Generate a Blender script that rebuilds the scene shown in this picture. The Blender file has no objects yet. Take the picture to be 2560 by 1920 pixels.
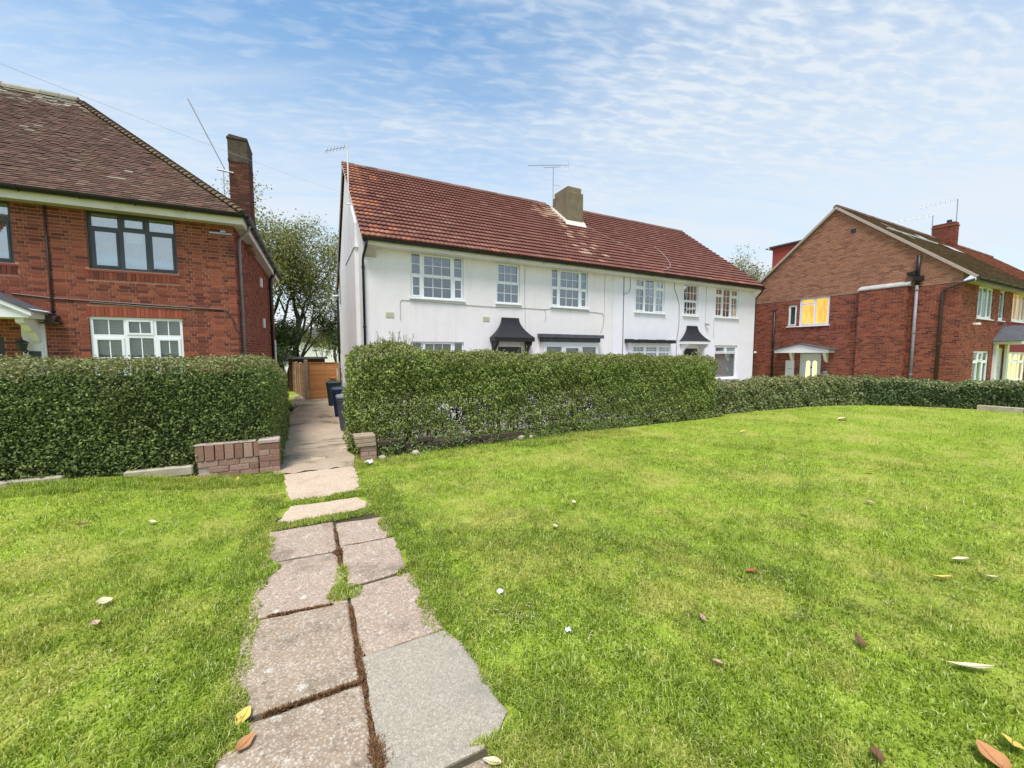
import bpy, math, random
import numpy as np
from mathutils import Vector, Matrix

# ------------------------------------------------------------------ camera, sky, sun, exposure
scene = bpy.context.scene
R_ = math.radians
cam_d = bpy.data.cameras.new('camera')
cam_d.sensor_width = 36.0
cam_d.lens = 14.06
cam_d.clip_start = 0.05
cam_d.clip_end = 3000
cam = bpy.data.objects.new('camera', cam_d)
cam.location = (0.0, 0.0, 1.6)
cam.rotation_euler = (R_(90 - 4.29), 0, R_(-27.32))
scene.collection.objects.link(cam)
scene.camera = cam

SUN_ELEV, SUN_AZ = 65.0, 222.0        # azimuth clockwise from +Y: the light comes from behind and left of the camera
world = bpy.data.worlds.new('World')
scene.world = world
world.use_nodes = True
wt = world.node_tree
for n in list(wt.nodes):
    wt.nodes.remove(n)
def wn(t, **kw):
    n = wt.nodes.new(t)
    for k, v in kw.items():
        setattr(n, k, v)
    return n
def wmath(op, a, b=None, c=None, clamp=False):
    n = wn('ShaderNodeMath', operation=op, use_clamp=clamp)
    for i, v in enumerate((a, b, c)):
        if v is None:
            continue
        if isinstance(v, (int, float)):
            n.inputs[i].default_value = v
        else:
            wt.links.new(v, n.inputs[i])
    return n.outputs[0]
sky = wn('ShaderNodeTexSky', sky_type='NISHITA', sun_disc=False)
sky.sun_elevation = R_(SUN_ELEV)
sky.sun_rotation = R_(SUN_AZ)
sky.altitude = 50
sky.air_density = 1.0
sky.dust_density = 0.6
sky.ozone_density = 2.2
tc = wn('ShaderNodeTexCoord')
sep = wn('ShaderNodeSeparateXYZ')
wt.links.new(tc.outputs['Generated'], sep.inputs[0])
sx, sy, sz = sep.outputs
zc = wmath('MAXIMUM', sz, 0.0)
den = wmath('ADD', zc, 0.10)
px = wmath('DIVIDE', sx, den)
py = wmath('DIVIDE', sy, den)
def wcomb(x, y, z=0.0):
    c = wn('ShaderNodeCombineXYZ')
    for i, v in enumerate((x, y, z)):
        if isinstance(v, (int, float)):
            c.inputs[i].default_value = v
        else:
            wt.links.new(v, c.inputs[i])
    return c.outputs[0]
SKY_SEED = 12.1
# a frame turned so that the cloud streets run across the view, slightly downhill to the right
ca, sa = math.cos(R_(-18)), math.sin(R_(-18))
qx = wmath('ADD', wmath('MULTIPLY', px, ca), wmath('MULTIPLY', py, sa))
qy = wmath('SUBTRACT', wmath('MULTIPLY', py, ca), wmath('MULTIPLY', px, sa))
def wnoise(vec, scale, detail, rough, dist=0.0):
    n = wn('ShaderNodeTexNoise')
    n.inputs['Scale'].default_value = scale
    n.inputs['Detail'].default_value = detail
    n.inputs['Roughness'].default_value = rough
    n.inputs['Distortion'].default_value = dist
    wt.links.new(vec, n.inputs['Vector'])
    return n.outputs[0]
def wramp(v, a, b, lo=0.0, hi=1.0):
    n = wn('ShaderNodeMapRange', interpolation_type='SMOOTHSTEP')
    wt.links.new(v, n.inputs[0])
    for i, q in zip((1, 2, 3, 4), (a, b, lo, hi)):
        n.inputs[i].default_value = q
    return n.outputs[0]
big = wnoise(wcomb(wmath('MULTIPLY', qx, 0.50), wmath('MULTIPLY', qy, 0.95), SKY_SEED), 1.15, 2, 0.5, 0.2)
ripple = wnoise(wcomb(wmath('MULTIPLY', qx, 0.75), wmath('MULTIPLY', qy, 2.1), 1.3), 14.0, 3, 0.5, 0.35)
wisp = wnoise(wcomb(wmath('MULTIPLY', qx, 0.40), wmath('MULTIPLY', qy, 1.7), 8.1), 2.0, 4, 0.55, 0.5)
patch = wramp(big, 0.42, 0.66)
m1 = wmath('MULTIPLY', patch, wmath('ADD', 0.46, wmath('MULTIPLY', wramp(ripple, 0.22, 0.78), 0.40)))
m1 = wmath('ADD', m1, wmath('MULTIPLY', wramp(ripple, 0.40, 0.74), 0.30))
m2 = wmath('MULTIPLY', wramp(wisp, 0.48, 0.86), 0.5)
veil = wramp(sz, 0.62, 0.20)             # the thin layer thickens towards the horizon
veil = wmath('MULTIPLY', veil, wmath('ADD', 0.68, wmath('MULTIPLY', wramp(wisp, 0.30, 0.62), 0.38)), clamp=True)
cl = wmath('MAXIMUM', m1, m2)
cl = wmath('ADD', cl, wmath('MULTIPLY', veil, wmath('SUBTRACT', 1.0, cl)), clamp=True)
cl = wmath('MULTIPLY', cl, 0.95)
glow = wramp(sz, 0.14, 0.0)
ccol = wn('ShaderNodeMix', data_type='RGBA')
wt.links.new(glow, ccol.inputs['Factor'])
ccol.inputs['A'].default_value = (4.95, 5.40, 5.85, 1)
ccol.inputs['B'].default_value = (5.9, 5.7, 5.6, 1)
skym = wn('ShaderNodeMix', data_type='RGBA', blend_type='MULTIPLY')
skym.inputs['Factor'].default_value = 1.0
wt.links.new(sky.outputs[0], skym.inputs['A'])
skym.inputs['B'].default_value = (1.40, 1.66, 1.58, 1)
mix = wn('ShaderNodeMix', data_type='RGBA')
wt.links.new(cl, mix.inputs['Factor'])
wt.links.new(skym.outputs['Result'], mix.inputs['A'])
wt.links.new(ccol.outputs['Result'], mix.inputs['B'])
bg = wn('ShaderNodeBackground')
bg.inputs['Strength'].default_value = 0.051
wt.links.new(mix.outputs['Result'], bg.inputs['Color'])
wo = wn('ShaderNodeOutputWorld')
wt.links.new(bg.outputs[0], wo.inputs[0])

sun_d = bpy.data.lights.new('sun', 'SUN')
sun_d.energy = 1.5
sun_d.angle = R_(20)
sun_d.color = (1.0, 0.955, 0.90)
sun = bpy.data.objects.new('sun', sun_d)
sun.location = (-10, -20, 30)
sun.rotation_euler = (R_(90 - SUN_ELEV), 0, R_(180 - SUN_AZ))
scene.collection.objects.link(sun)

vs = scene.view_settings
vs.view_transform = 'Standard'
vs.look = 'None'
vs.exposure = 1.66
vs.gamma = 1.0
vs.use_curve_mapping = False
scene.render.engine = 'CYCLES'
scene.cycles.max_bounces = 6
scene.cycles.diffuse_bounces = 3
scene.cycles.glossy_bounces = 3
scene.cycles.transparent_max_bounces = 8
scene.cycles.transmission_bounces = 3
scene.cycles.caustics_reflective = False
scene.cycles.caustics_refractive = False

random.seed(11)
rng = np.random.default_rng(11)
COL = scene.collection

# ------------------------------------------------------------------ helpers
def mesh_np(name, verts, faces, smooth=False):
    """verts (n,3); faces (m,k) array or a list of such arrays"""
    me = bpy.data.meshes.new(name)
    if not isinstance(faces, (list, tuple)):
        faces = [faces]
    verts = np.asarray(verts, np.float32)
    me.vertices.add(len(verts))
    me.vertices.foreach_set('co', verts.ravel())
    tot = sum(f.size for f in faces)
    npoly = sum(len(f) for f in faces)
    me.loops.add(tot)
    me.loops.foreach_set('vertex_index', np.concatenate([np.asarray(f, np.int32).ravel() for f in faces]))
    me.polygons.add(npoly)
    starts, base = [], 0
    for f in faces:
        k = f.shape[1]
        starts.append(np.arange(len(f), dtype=np.int32) * k + base)
        base += f.size
    me.polygons.foreach_set('loop_start', np.concatenate(starts))
    me.polygons.foreach_set('use_smooth', np.full(npoly, bool(smooth)))
    me.update(calc_edges=True)
    return me

PINV = {}
def link(name, data, mat=None, parent=None, loc=None, rot=None):
    o = bpy.data.objects.new(name, data)
    COL.objects.link(o)
    if mat is not None and data is not None and not data.materials:
        data.materials.append(mat)
    if parent is not None:
        o.parent = parent
        if parent.name in PINV:
            o.matrix_parent_inverse = PINV[parent.name]
    if loc is not None:
        o.location = loc
    if rot is not None:
        o.rotation_euler = rot
    return o

def tag(o, label=None, cat=None, group=None, kind=None):
    if label: o['label'] = label
    if cat: o['category'] = cat
    if group: o['group'] = group
    if kind: o['kind'] = kind
    return o

def thing(name, label, cat, loc=(0, 0, 0), rotz=0.0, group=None, local=False):
    """an Empty at the thing's base; unless local, its parts are given in world coordinates"""
    o = link(name, None, loc=loc, rot=(0, 0, rotz))
    if not local:
        PINV[o.name] = Matrix.Translation(-Vector(loc))
    o.empty_display_size = 0.2
    return tag(o, label, cat, group)

class Frame:
    """wall frame: u along the wall, n outwards, z up"""
    def __init__(s, o, u, n):
        s.o, s.u, s.n = Vector(o), Vector(u), Vector(n)
    def p(s, u, n, z):
        return s.o + s.u * u + s.n * n + Vector((0, 0, z))
WORLDF = Frame((0, 0, 0), (1, 0, 0), (0, 1, 0))

class MB:
    def __init__(s, fr=WORLDF):
        s.v, s.f, s.fr = [], [], fr
    def pt(s, a, b, c):
        s.v.append(tuple(s.fr.p(a, b, c)))
        return len(s.v) - 1
    def poly(s, pts):
        s.f.append([s.pt(*p) for p in pts])
        return s
    def box(s, a0, a1, b0, b1, c0, c1):
        i = [s.pt(a, b, c) for a in (a0, a1) for b in (b0, b1) for c in (c0, c1)]
        for q in ((0, 1, 3, 2), (4, 6, 7, 5), (0, 4, 5, 1), (2, 3, 7, 6), (0, 2, 6, 4), (1, 5, 7, 3)):
            s.f.append([i[k] for k in q])
        return s
    def bbox(s, a0, a1, b0, b1, c0, c1, r=0.01):
        """box with chamfered vertical and top edges"""
        P = [(a0 + r, b0), (a1 - r, b0), (a1, b0 + r), (a1, b1 - r), (a1 - r, b1), (a0 + r, b1), (a0, b1 - r), (a0, b0 + r)]
        ca_, cb_ = (a0 + a1) / 2, (b0 + b1) / 2
        lo = [s.pt(x, y, c0) for x, y in P]
        hi = [s.pt(x, y, c1 - r) for x, y in P]
        fx = 1 - 2 * r / max(abs(a1 - a0), 1e-6)
        fy = 1 - 2 * r / max(abs(b1 - b0), 1e-6)
        tp = [s.pt(ca_ + (x - ca_) * fx, cb_ + (y - cb_) * fy, c1) for x, y in P]
        for k in range(8):
            j = (k + 1) % 8
            s.f.append([lo[k], lo[j], hi[j], hi[k]])
            s.f.append([hi[k], hi[j], tp[j], tp[k]])
        s.f.append(tp)
        s.f.append(lo[::-1])
        return s
    def prism(s, pts, ax, t0, t1):
        """extrude polygon pts (2D) along axis ax (0,1,2) from t0 to t1; 2D order is the remaining axes"""
        def mk(t, q):
            q = list(q)
            q.insert(ax, t)
            return s.pt(*q)
        A = [mk(t0, q) for q in pts]
        B = [mk(t1, q) for q in pts]
        n = len(pts)
        for k in range(n):
            s.f.append([A[k], A[(k + 1) % n], B[(k + 1) % n], B[k]])
        s.f.append(A[::-1])
        s.f.append(B)
        return s
    def tube(s, pts, r, n=8, caps=True):
        pts = [Vector(p) for p in pts]
        if not isinstance(r, (list, tuple)):
            r = [r] * len(pts)
        rings = []
        up = None
        for k, p in enumerate(pts):
            d = (pts[min(k + 1, len(pts) - 1)] - pts[max(k - 1, 0)]).normalized()
            if up is None:
                up = Vector((0, 0, 1)) if abs(d.z) < 0.9 else Vector((1, 0, 0))
            x = d.cross(up)
            if x.length < 1e-4:
                x = d.orthogonal()
            x.normalize()
            y = x.cross(d).normalized()
            up = y
            ring = []
            for j in range(n):
                a = 2 * math.pi * j / n
                q = p + x * (math.cos(a) * r[k]) + y * (math.sin(a) * r[k])
                ring.append(s.pt(*q))
            rings.append(ring)
        for k in range(len(rings) - 1):
            for j in range(n):
                s.f.append([rings[k][j], rings[k][(j + 1) % n], rings[k + 1][(j + 1) % n], rings[k + 1][j]])
        if caps:
            s.f.append(rings[0][::-1])
            s.f.append(rings[-1])
        return s
    def build(s, name, mat, parent=None, smooth=False, loc=None, rot=None):
        me = bpy.data.meshes.new(name)
        me.from_pydata(s.v, [], s.f)
        if smooth:
            me.polygons.foreach_set('use_smooth', np.ones(len(me.polygons), bool))
        me.update()
        return link(name, me, mat, parent, loc, rot)

def sstep(x):
    x = np.clip(x, 0, 1)
    return x * x * (3 - 2 * x)

def cells(rect, holes):
    """split rect minus holes into rectangles (u0,u1,z0,z1)"""
    u0, u1, z0, z1 = rect
    us = sorted({u0, u1, *[min(max(h[k], u0), u1) for h in holes for k in (0, 1)]})
    zs = sorted({z0, z1, *[min(max(h[k], z0), z1) for h in holes for k in (2, 3)]})
    out = []
    for a, b in zip(us, us[1:]):
        for c, d in zip(zs, zs[1:]):
            if b - a < 1e-5 or d - c < 1e-5:
                continue
            mu, mz = (a + b) / 2, (c + d) / 2
            if any(h[0] < mu < h[1] and h[2] < mz < h[3] for h in holes):
                continue
            out.append((a, b, c, d))
    return out

def ground_z(x, y):
    """height of the ground: the lawn is level, the gardens behind the hedges fall towards the houses"""
    x, y = np.asarray(x, float), np.asarray(y, float)
    a = -0.66 * sstep((y - 6.2) / 6.2)
    b = -0.45 * sstep((x - 17.6) / 4.0)
    c = 0.19 * sstep((-x - 0.55) / 2.0) * (1 - sstep((y - 6.0) / 3.0)) * sstep((y - 1.5) / 4.0)
    return np.minimum(a, b) + c
def gz(x, y):
    return float(ground_z(x, y))

# cheap smooth vector noise for shaping (sum of sines)
def vnoise(x, y, z=0.0, f=1.0, seed=0):
    s = seed * 1.37
    return (np.sin(f * (1.7 * x + 0.9 * y + 1.3 * z) + s) + np.sin(f * (-1.1 * x + 2.1 * y + 0.7 * z) + 2.1 * s + 1)
            + np.sin(f * (2.6 * x - 0.6 * y + 2.2 * z) + 0.7 * s + 4) + np.sin(f * (0.5 * x + 1.6 * y - 2.7 * z) + 3.3 * s + 2)) / 4

# ------------------------------------------------------------------ materials
class NT:
    def __init__(s, name):
        s.m = bpy.data.materials.new(name)
        s.m.use_nodes = True
        s.t = s.m.node_tree
        s.b = s.t.nodes['Principled BSDF']
        s.out = s.t.nodes['Material Output']
    def n(s, t, **kw):
        x = s.t.nodes.new(t)
        for k, v in kw.items():
            setattr(x, k, v)
        return x
    def lk(s, a, b):
        s.t.links.new(a, b)
    def setin(s, sock, v):
        if isinstance(v, (int, float)):
            sock.default_value = v
        elif isinstance(v, (tuple, list)):
            sock.default_value = (*v, 1) if len(v) == 3 and sock.type == 'RGBA' else v
        else:
            s.lk(v, sock)
    def math(s, op, a, b=0.0, clamp=False):
        x = s.n('ShaderNodeMath', operation=op, use_clamp=clamp)
        s.setin(x.inputs[0], a)
        s.setin(x.inputs[1], b)
        return x.outputs[0]
    def pos(s):
        if not hasattr(s, '_p'):
            s._p = s.n('ShaderNodeNewGeometry')
        return s._p.outputs['Position']
    def mapped(s, vec, scale=(1, 1, 1), rot=(0, 0, 0)):
        x = s.n('ShaderNodeMapping')
        x.inputs['Scale'].default_value = scale
        x.inputs['Rotation'].default_value = rot
        s.lk(vec, x.inputs['Vector'])
        return x.outputs[0]
    def noise(s, scale, detail=4, rough=0.55, vec=None, dist=0.0):
        x = s.n('ShaderNodeTexNoise')
        x.inputs['Scale'].default_value = scale
        x.inputs['Detail'].default_value = detail
        x.inputs['Roughness'].default_value = rough
        x.inputs['Distortion'].default_value = dist
        s.lk(vec if vec is not None else s.pos(), x.inputs['Vector'])
        return x.outputs[0]
    def voro(s, scale, vec=None):
        x = s.n('ShaderNodeTexVoronoi')
        x.inputs['Scale'].default_value = scale
        s.lk(vec if vec is not None else s.pos(), x.inputs['Vector'])
        return x
    def rnd(s):
        g = s.n('ShaderNodeNewGeometry')
        o = s.n('ShaderNodeObjectInfo')
        return s.math('FRACT', s.math('ADD', g.outputs['Random Per Island'], o.outputs['Random']))
    def ramp(s, v, stops, interp='LINEAR'):
        x = s.n('ShaderNodeValToRGB')
        x.color_ramp.interpolation = interp
        e = x.color_ramp.elements
        while len(e) < len(stops):
            e.new(0.5)
        for q, (p, c) in zip(e, stops):
            q.position = p
            q.color = (*c, 1)
        s.lk(v, x.inputs[0])
        return x.outputs[0]
    def mr(s, v, a, b, lo=0.0, hi=1.0):
        x = s.n('ShaderNodeMapRange', interpolation_type='SMOOTHSTEP')
        s.lk(v, x.inputs[0])
        for i, q in zip((1, 2, 3, 4), (a, b, lo, hi)):
            x.inputs[i].default_value = q
        return x.outputs[0]
    def mix(s, fac, a, b, blend='MIX'):
        x = s.n('ShaderNodeMix', data_type='RGBA', blend_type=blend)
        s.setin(x.inputs['Factor'], fac)
        s.setin(x.inputs['A'], a)
        s.setin(x.inputs['B'], b)
        return x.outputs['Result']
    def vary(s, col, v, lo, hi):
        """multiply colour by a value range driven by v (0..1)"""
        k = s.mr(v, 0, 1, lo, hi)
        c = s.n('ShaderNodeCombineXYZ')
        for i in range(3):
            s.lk(k, c.inputs[i])
        return s.mix(1.0, col, c.outputs[0], 'MULTIPLY')
    def col(s, c, rough=0.7, spec=0.3):
        s.setin(s.b.inputs['Base Color'], c)
        s.setin(s.b.inputs['Roughness'], rough)
        s.setin(s.b.inputs['Specular IOR Level'], spec)
        return s
    def bump(s, h, strength=0.4, dist=0.01):
        x = s.n('ShaderNodeBump')
        x.inputs['Strength'].default_value = strength
        x.inputs['Distance'].default_value = dist
        s.lk(h, x.inputs['Height'])
        s.lk(x.outputs[0], s.b.inputs['Normal'])
        return s

MT = {}
def plain(name, c, rough=0.5, spec=0.4, var=0.12, scale=9.0, bump=0.0, dirt=None):
    t = NT(name)
    nz = t.noise(scale, 5, 0.6)
    colr = t.vary(t.mix(0.0, c, c), nz, 1 - var * 1.6, 1 + var * 1.6)
    if dirt:
        colr = t.mix(t.mr(t.noise(dirt[1], 6, 0.65), 0.52, 0.78, 0, dirt[2]), colr, dirt[0])
    t.col(colr, rough, spec)
    if bump:
        t.bump(t.noise(scale * 6, 4, 0.6), bump, 0.01)
    MT[name] = t.m
    return t.m

def brick_mat(name, stops, soot, bumpy=0.35, patch=None):
    t = NT(name)
    c = t.ramp(t.rnd(), stops)
    c = t.vary(c, t.noise(38, 4, 0.6), 0.72, 1.28)
    c = t.mix(t.mr(t.noise(0.9, 4, 0.6), 0.48, 0.76, 0, 0.45), c, soot)
    if patch:
        c = t.mix(t.mr(t.noise(2.6, 5, 0.65, vec=t.mapped(t.pos(), (1, 1, 2.2))), 0.50, 0.66, 0, 0.6), c, patch)
    t.col(c, 0.9, 0.15).bump(t.noise(90, 3, 0.6), bumpy, 0.006)
    MT[name] = t.m
brick_mat('brick_red', [(0.0, (0.124, 0.037, 0.028)), (0.3, (0.233, 0.067, 0.042)), (0.62, (0.312, 0.095, 0.056)), (0.9, (0.184, 0.053, 0.037)), (1.0, (0.084, 0.032, 0.028))], (0.13, 0.045, 0.033))
brick_mat('brick_gable', [(0.0, (0.212, 0.099, 0.070)), (0.4, (0.335, 0.156, 0.101)), (0.7, (0.388, 0.189, 0.121)), (1.0, (0.282, 0.142, 0.097))], (0.23, 0.105, 0.075), patch=(0.40, 0.23, 0.155))
brick_mat('brick_stack', [(0.0, (0.065, 0.028, 0.022)), (0.5, (0.12, 0.045, 0.034)), (1.0, (0.17, 0.065, 0.045))], (0.07, 0.045, 0.036))
brick_mat('brick_plum', [(0.0, (0.22, 0.115, 0.085)), (0.5, (0.31, 0.175, 0.130)), (1.0, (0.38, 0.25, 0.195))], (0.46, 0.38, 0.31))
brick_mat('brick_dark', [(0.0, (0.040, 0.034, 0.026)), (0.5, (0.065, 0.050, 0.038)), (1.0, (0.11, 0.075, 0.055))], (0.06, 0.06, 0.035))
brick_mat('brick_soldier', [(0.0, (0.11, 0.036, 0.028)), (0.5, (0.20, 0.055, 0.038)), (1.0, (0.26, 0.080, 0.05))], (0.14, 0.06, 0.045))
brick_mat('brick_soldier_red', [(0.0, (0.26, 0.065, 0.04)), (0.5, (0.31, 0.080, 0.048)), (1.0, (0.36, 0.105, 0.062))], (0.20, 0.06, 0.045))
plain('mortar', (0.47, 0.255, 0.185), 0.95, 0.1, 0.15, 14, 0.4, ((0.30, 0.15, 0.11), 1.1, 0.5))
plain('mortar_sooty', (0.24, 0.14, 0.10), 0.95, 0.1, 0.15, 14, 0.4)
plain('mortar_pale', (0.42, 0.34, 0.29), 0.95, 0.1, 0.15, 14, 0.4)

def render_mat(name, c, streak, s):
    t = NT(name)
    colr = t.vary(t.mix(0.0, c, c), t.noise(2.2, 5, 0.6), 0.93, 1.05)
    colr = t.mix(t.mr(t.noise(1.5, 6, 0.72, vec=t.mapped(t.pos(), (3.5, 3.5, 0.30))), 0.48, 0.80, 0, s), colr, streak)
    t.col(colr, 0.85, 0.2).bump(t.noise(70, 4, 0.65), 0.22, 0.006)
    MT[name] = t.m
render_mat('render_cream', (0.80, 0.745, 0.745), (0.52, 0.49, 0.46), 0.40)
render_mat('render_white', (0.80, 0.77, 0.82), (0.58, 0.59, 0.62), 0.30)
render_mat('render_gable', (0.77, 0.74, 0.73), (0.42, 0.40, 0.37), 0.6)
t = NT('render_chimney')
c = t.mix(t.noise(2.4, 5, 0.6), (0.115, 0.088, 0.055), (0.265, 0.215, 0.150))
c = t.mix(t.mr(t.noise(3.0, 5, 0.7, vec=t.mapped(t.pos(), (4, 4, 0.6))), 0.55, 0.75, 0, 0.6), c, (0.40, 0.36, 0.30))
t.col(c, 0.95, 0.1).bump(t.noise(30, 5, 0.65), 0.5, 0.02)
MT['render_chimney'] = t.m

def tile_mat(name, stops, lichen, lfac, lscale=3.0, dark=0.84):
    t = NT(name)
    c = t.ramp(t.rnd(), stops)
    c = t.vary(c, t.noise(22, 5, 0.65), 0.78, 1.2)
    c = t.vary(c, t.noise(0.7, 4, 0.6), dark, 1.15)
    c = t.mix(t.mr(t.noise(lscale, 6, 0.7), 0.55, 0.75, 0, lfac), c, lichen)
    t.col(c, 0.88, 0.2).bump(t.noise(70, 4, 0.6), 0.3, 0.006)
    MT[name] = t.m
tile_mat('tile_red', [(0.0, (0.160, 0.064, 0.053)), (0.5, (0.180, 0.074, 0.060)), (0.92, (0.201, 0.086, 0.068)), (1.0, (0.228, 0.111, 0.084))], (0.27, 0.15, 0.12), 0.22, 2.0)
tile_mat('tile_orange', [(0.0, (0.27, 0.10, 0.066)), (0.6, (0.35, 0.145, 0.095)), (1.0, (0.25, 0.115, 0.085))], (0.30, 0.18, 0.13), 0.4, 5.0)
tile_mat('tile_lichen', [(0.0, (0.30, 0.15, 0.11)), (0.5, (0.36, 0.21, 0.155)), (1.0, (0.40, 0.28, 0.21))], (0.50, 0.43, 0.35), 0.6, 5.0)
tile_mat('tile_brown', [(0.0, (0.079, 0.046, 0.035)), (0.45, (0.116, 0.064, 0.048)), (0.85, (0.153, 0.084, 0.063)), (0.98, (0.167, 0.102, 0.077)), (1.0, (0.223, 0.163, 0.125))], (0.115, 0.085, 0.052), 0.55, 1.1)
tile_mat('tile_tan', [(0.0, (0.16, 0.105, 0.078)), (0.5, (0.20, 0.135, 0.10)), (1.0, (0.25, 0.175, 0.13))], (0.26, 0.20, 0.14), 0.4, 1.5)
tile_mat('tile_mossy', [(0.0, (0.105, 0.07, 0.05)), (0.5, (0.145, 0.10, 0.066)), (1.0, (0.19, 0.14, 0.095))], (0.20, 0.165, 0.10), 0.5, 3.5)
tile_mat('tile_pale', [(0.0, (0.20, 0.17, 0.13)), (1.0, (0.36, 0.33, 0.27))], (0.50, 0.49, 0.44), 0.8, 4.0)
tile_mat('tile_pink', [(0.0, (0.275, 0.106, 0.094)), (0.5, (0.350, 0.150, 0.125)), (1.0, (0.425, 0.213, 0.175))], (0.40, 0.30, 0.27), 0.4, 1.5)
tile_mat('tile_hung', [(0.0, (0.30, 0.055, 0.042)), (1.0, (0.40, 0.085, 0.060))], (0.30, 0.08, 0.06), 0.2)
tile_mat('ridge_tile', [(0.0, (0.14, 0.075, 0.06)), (1.0, (0.22, 0.13, 0.105))], (0.32, 0.28, 0.23), 0.6, 4.0)

plain('upvc', (0.80, 0.815, 0.83), 0.35, 0.5, 0.03)
plain('trim_white', (0.79, 0.76, 0.77), 0.5, 0.4, 0.06, 5, 0, ((0.5, 0.48, 0.42), 2.5, 0.35))
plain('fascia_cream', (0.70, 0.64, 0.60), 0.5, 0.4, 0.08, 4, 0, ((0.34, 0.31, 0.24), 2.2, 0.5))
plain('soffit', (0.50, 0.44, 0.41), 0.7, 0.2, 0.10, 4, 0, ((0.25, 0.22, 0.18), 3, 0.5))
plain('anthracite', (0.050, 0.058, 0.070), 0.4, 0.4, 0.05)
plain('gutter_black', (0.012, 0.011, 0.012), 0.45, 0.4, 0.2, 6, 0, ((0.06, 0.05, 0.045), 3, 0.4))
plain('pipe_brown', (0.060, 0.038, 0.036), 0.5, 0.4, 0.2, 6)
plain('pipe_grey', (0.24, 0.215, 0.235), 0.5, 0.4, 0.2, 6, 0, ((0.10, 0.06, 0.06), 3, 0.6))
plain('stack_dark', (0.085, 0.066, 0.052), 0.95, 0.1, 0.3, 7, 0.5, ((0.18, 0.15, 0.12), 3, 0.5))
plain('felt_black', (0.020, 0.020, 0.024), 0.7, 0.3, 0.2, 8, 0.3, ((0.07, 0.066, 0.06), 6, 0.35))
plain('felt_grey', (0.085, 0.088, 0.100), 0.75, 0.25, 0.2, 6, 0.3, ((0.17, 0.16, 0.15), 3, 0.4))
plain('lead_grey', (0.40, 0.385, 0.37), 0.6, 0.3, 0.15, 5)
plain('mortar_white', (0.62, 0.58, 0.52), 0.9, 0.1, 0.25, 10, 0.6)
plain('door_black', (0.016, 0.016, 0.020), 0.35, 0.5, 0.1)
plain('door_pale', (0.62, 0.64, 0.68), 0.4, 0.4, 0.04)
plain('metal_grey', (0.36, 0.36, 0.38), 0.4, 0.5, 0.1)
MT['metal_grey'].node_tree.nodes['Principled BSDF'].inputs['Metallic'].default_value = 0.6
plain('cable_dark', (0.06, 0.055, 0.055), 0.6, 0.3, 0.1)
plain('wire_grey', (0.42, 0.44, 0.47), 0.6, 0.3, 0.05)
plain('cable_pale', (0.46, 0.44, 0.42), 0.6, 0.3, 0.1)
plain('vent_cream', (0.60, 0.57, 0.42), 0.8, 0.2, 0.12, 30)
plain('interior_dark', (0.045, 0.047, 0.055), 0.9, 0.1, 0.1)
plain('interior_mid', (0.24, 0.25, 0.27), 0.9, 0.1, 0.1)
plain('net_grey', (0.155, 0.17, 0.195), 0.9, 0.1, 0.12, 3)  # blue-grey cloth: the sky reflected in the panes is put into its colour
plain('net_sky', (0.40, 0.45, 0.48), 0.9, 0.1, 0.12, 3)  # paler cloth, brighter sky reflection of the grey casements painted in
plain('net_white', (0.62, 0.66, 0.68), 0.9, 0.1, 0.08, 3)
plain('net_green', (0.46, 0.50, 0.46), 0.9, 0.1, 0.08, 3)
plain('drape_beige', (0.34, 0.30, 0.22), 0.9, 0.1, 0.25, 4)
plain('drape_peach', (0.50, 0.24, 0.17), 0.9, 0.1, 0.10, 3)
plain('drape_dark', (0.065, 0.070, 0.080), 0.9, 0.1, 0.2, 4)
plain('paper_white', (0.82, 0.82, 0.80), 0.8, 0.2, 0.02)
plain('blind_slat', (0.60, 0.62, 0.58), 0.6, 0.3, 0.04)
plain('concrete_kerb', (0.40, 0.35, 0.26), 0.95, 0.1, 0.2, 7, 0.5, ((0.20, 0.17, 0.11), 4, 0.6))
plain('concrete_post', (0.34, 0.26, 0.19), 0.95, 0.1, 0.18, 9, 0.4)
plain('twig', (0.075, 0.055, 0.038), 0.95, 0.1, 0.25, 20)
plain('bark', (0.070, 0.062, 0.042), 0.95, 0.1, 0.3, 12, 0.5, ((0.06, 0.085, 0.03), 3, 0.5))
plain('garden_paving', (0.30, 0.27, 0.24), 0.95, 0.1, 0.2, 3, 0.3, ((0.14, 0.13, 0.09), 1.2, 0.6))
plain('soil', (0.070, 0.060, 0.035), 1.0, 0.05, 0.3, 6, 0.5)
plain('bin_grey', (0.060, 0.064, 0.078), 0.5, 0.35, 0.12, 8)
plain('bin_grey_lid', (0.17, 0.18, 0.21), 0.5, 0.35, 0.1, 8)
plain('bin_blue', (0.006, 0.014, 0.060), 0.45, 0.4, 0.1, 8)
plain('bin_blue_lid', (0.040, 0.052, 0.105), 0.5, 0.4, 0.1, 8)
plain('bin_green', (0.010, 0.034, 0.030), 0.45, 0.4, 0.1, 8)
plain('rubber', (0.012, 0.012, 0.012), 0.8, 0.2, 0.1)
plain('wall_far', (0.82, 0.80, 0.78), 0.8, 0.2, 0.04)
plain('shed_wood', (0.10, 0.050, 0.033), 0.9, 0.1, 0.2, 8)
plain('render_red', (0.20, 0.034, 0.045), 0.85, 0.2, 0.1, 4)
plain('lantern', (0.03, 0.03, 0.032), 0.4, 0.5, 0.1)
plain('litter', (0.66, 0.67, 0.70), 0.7, 0.2, 0.03)

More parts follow.
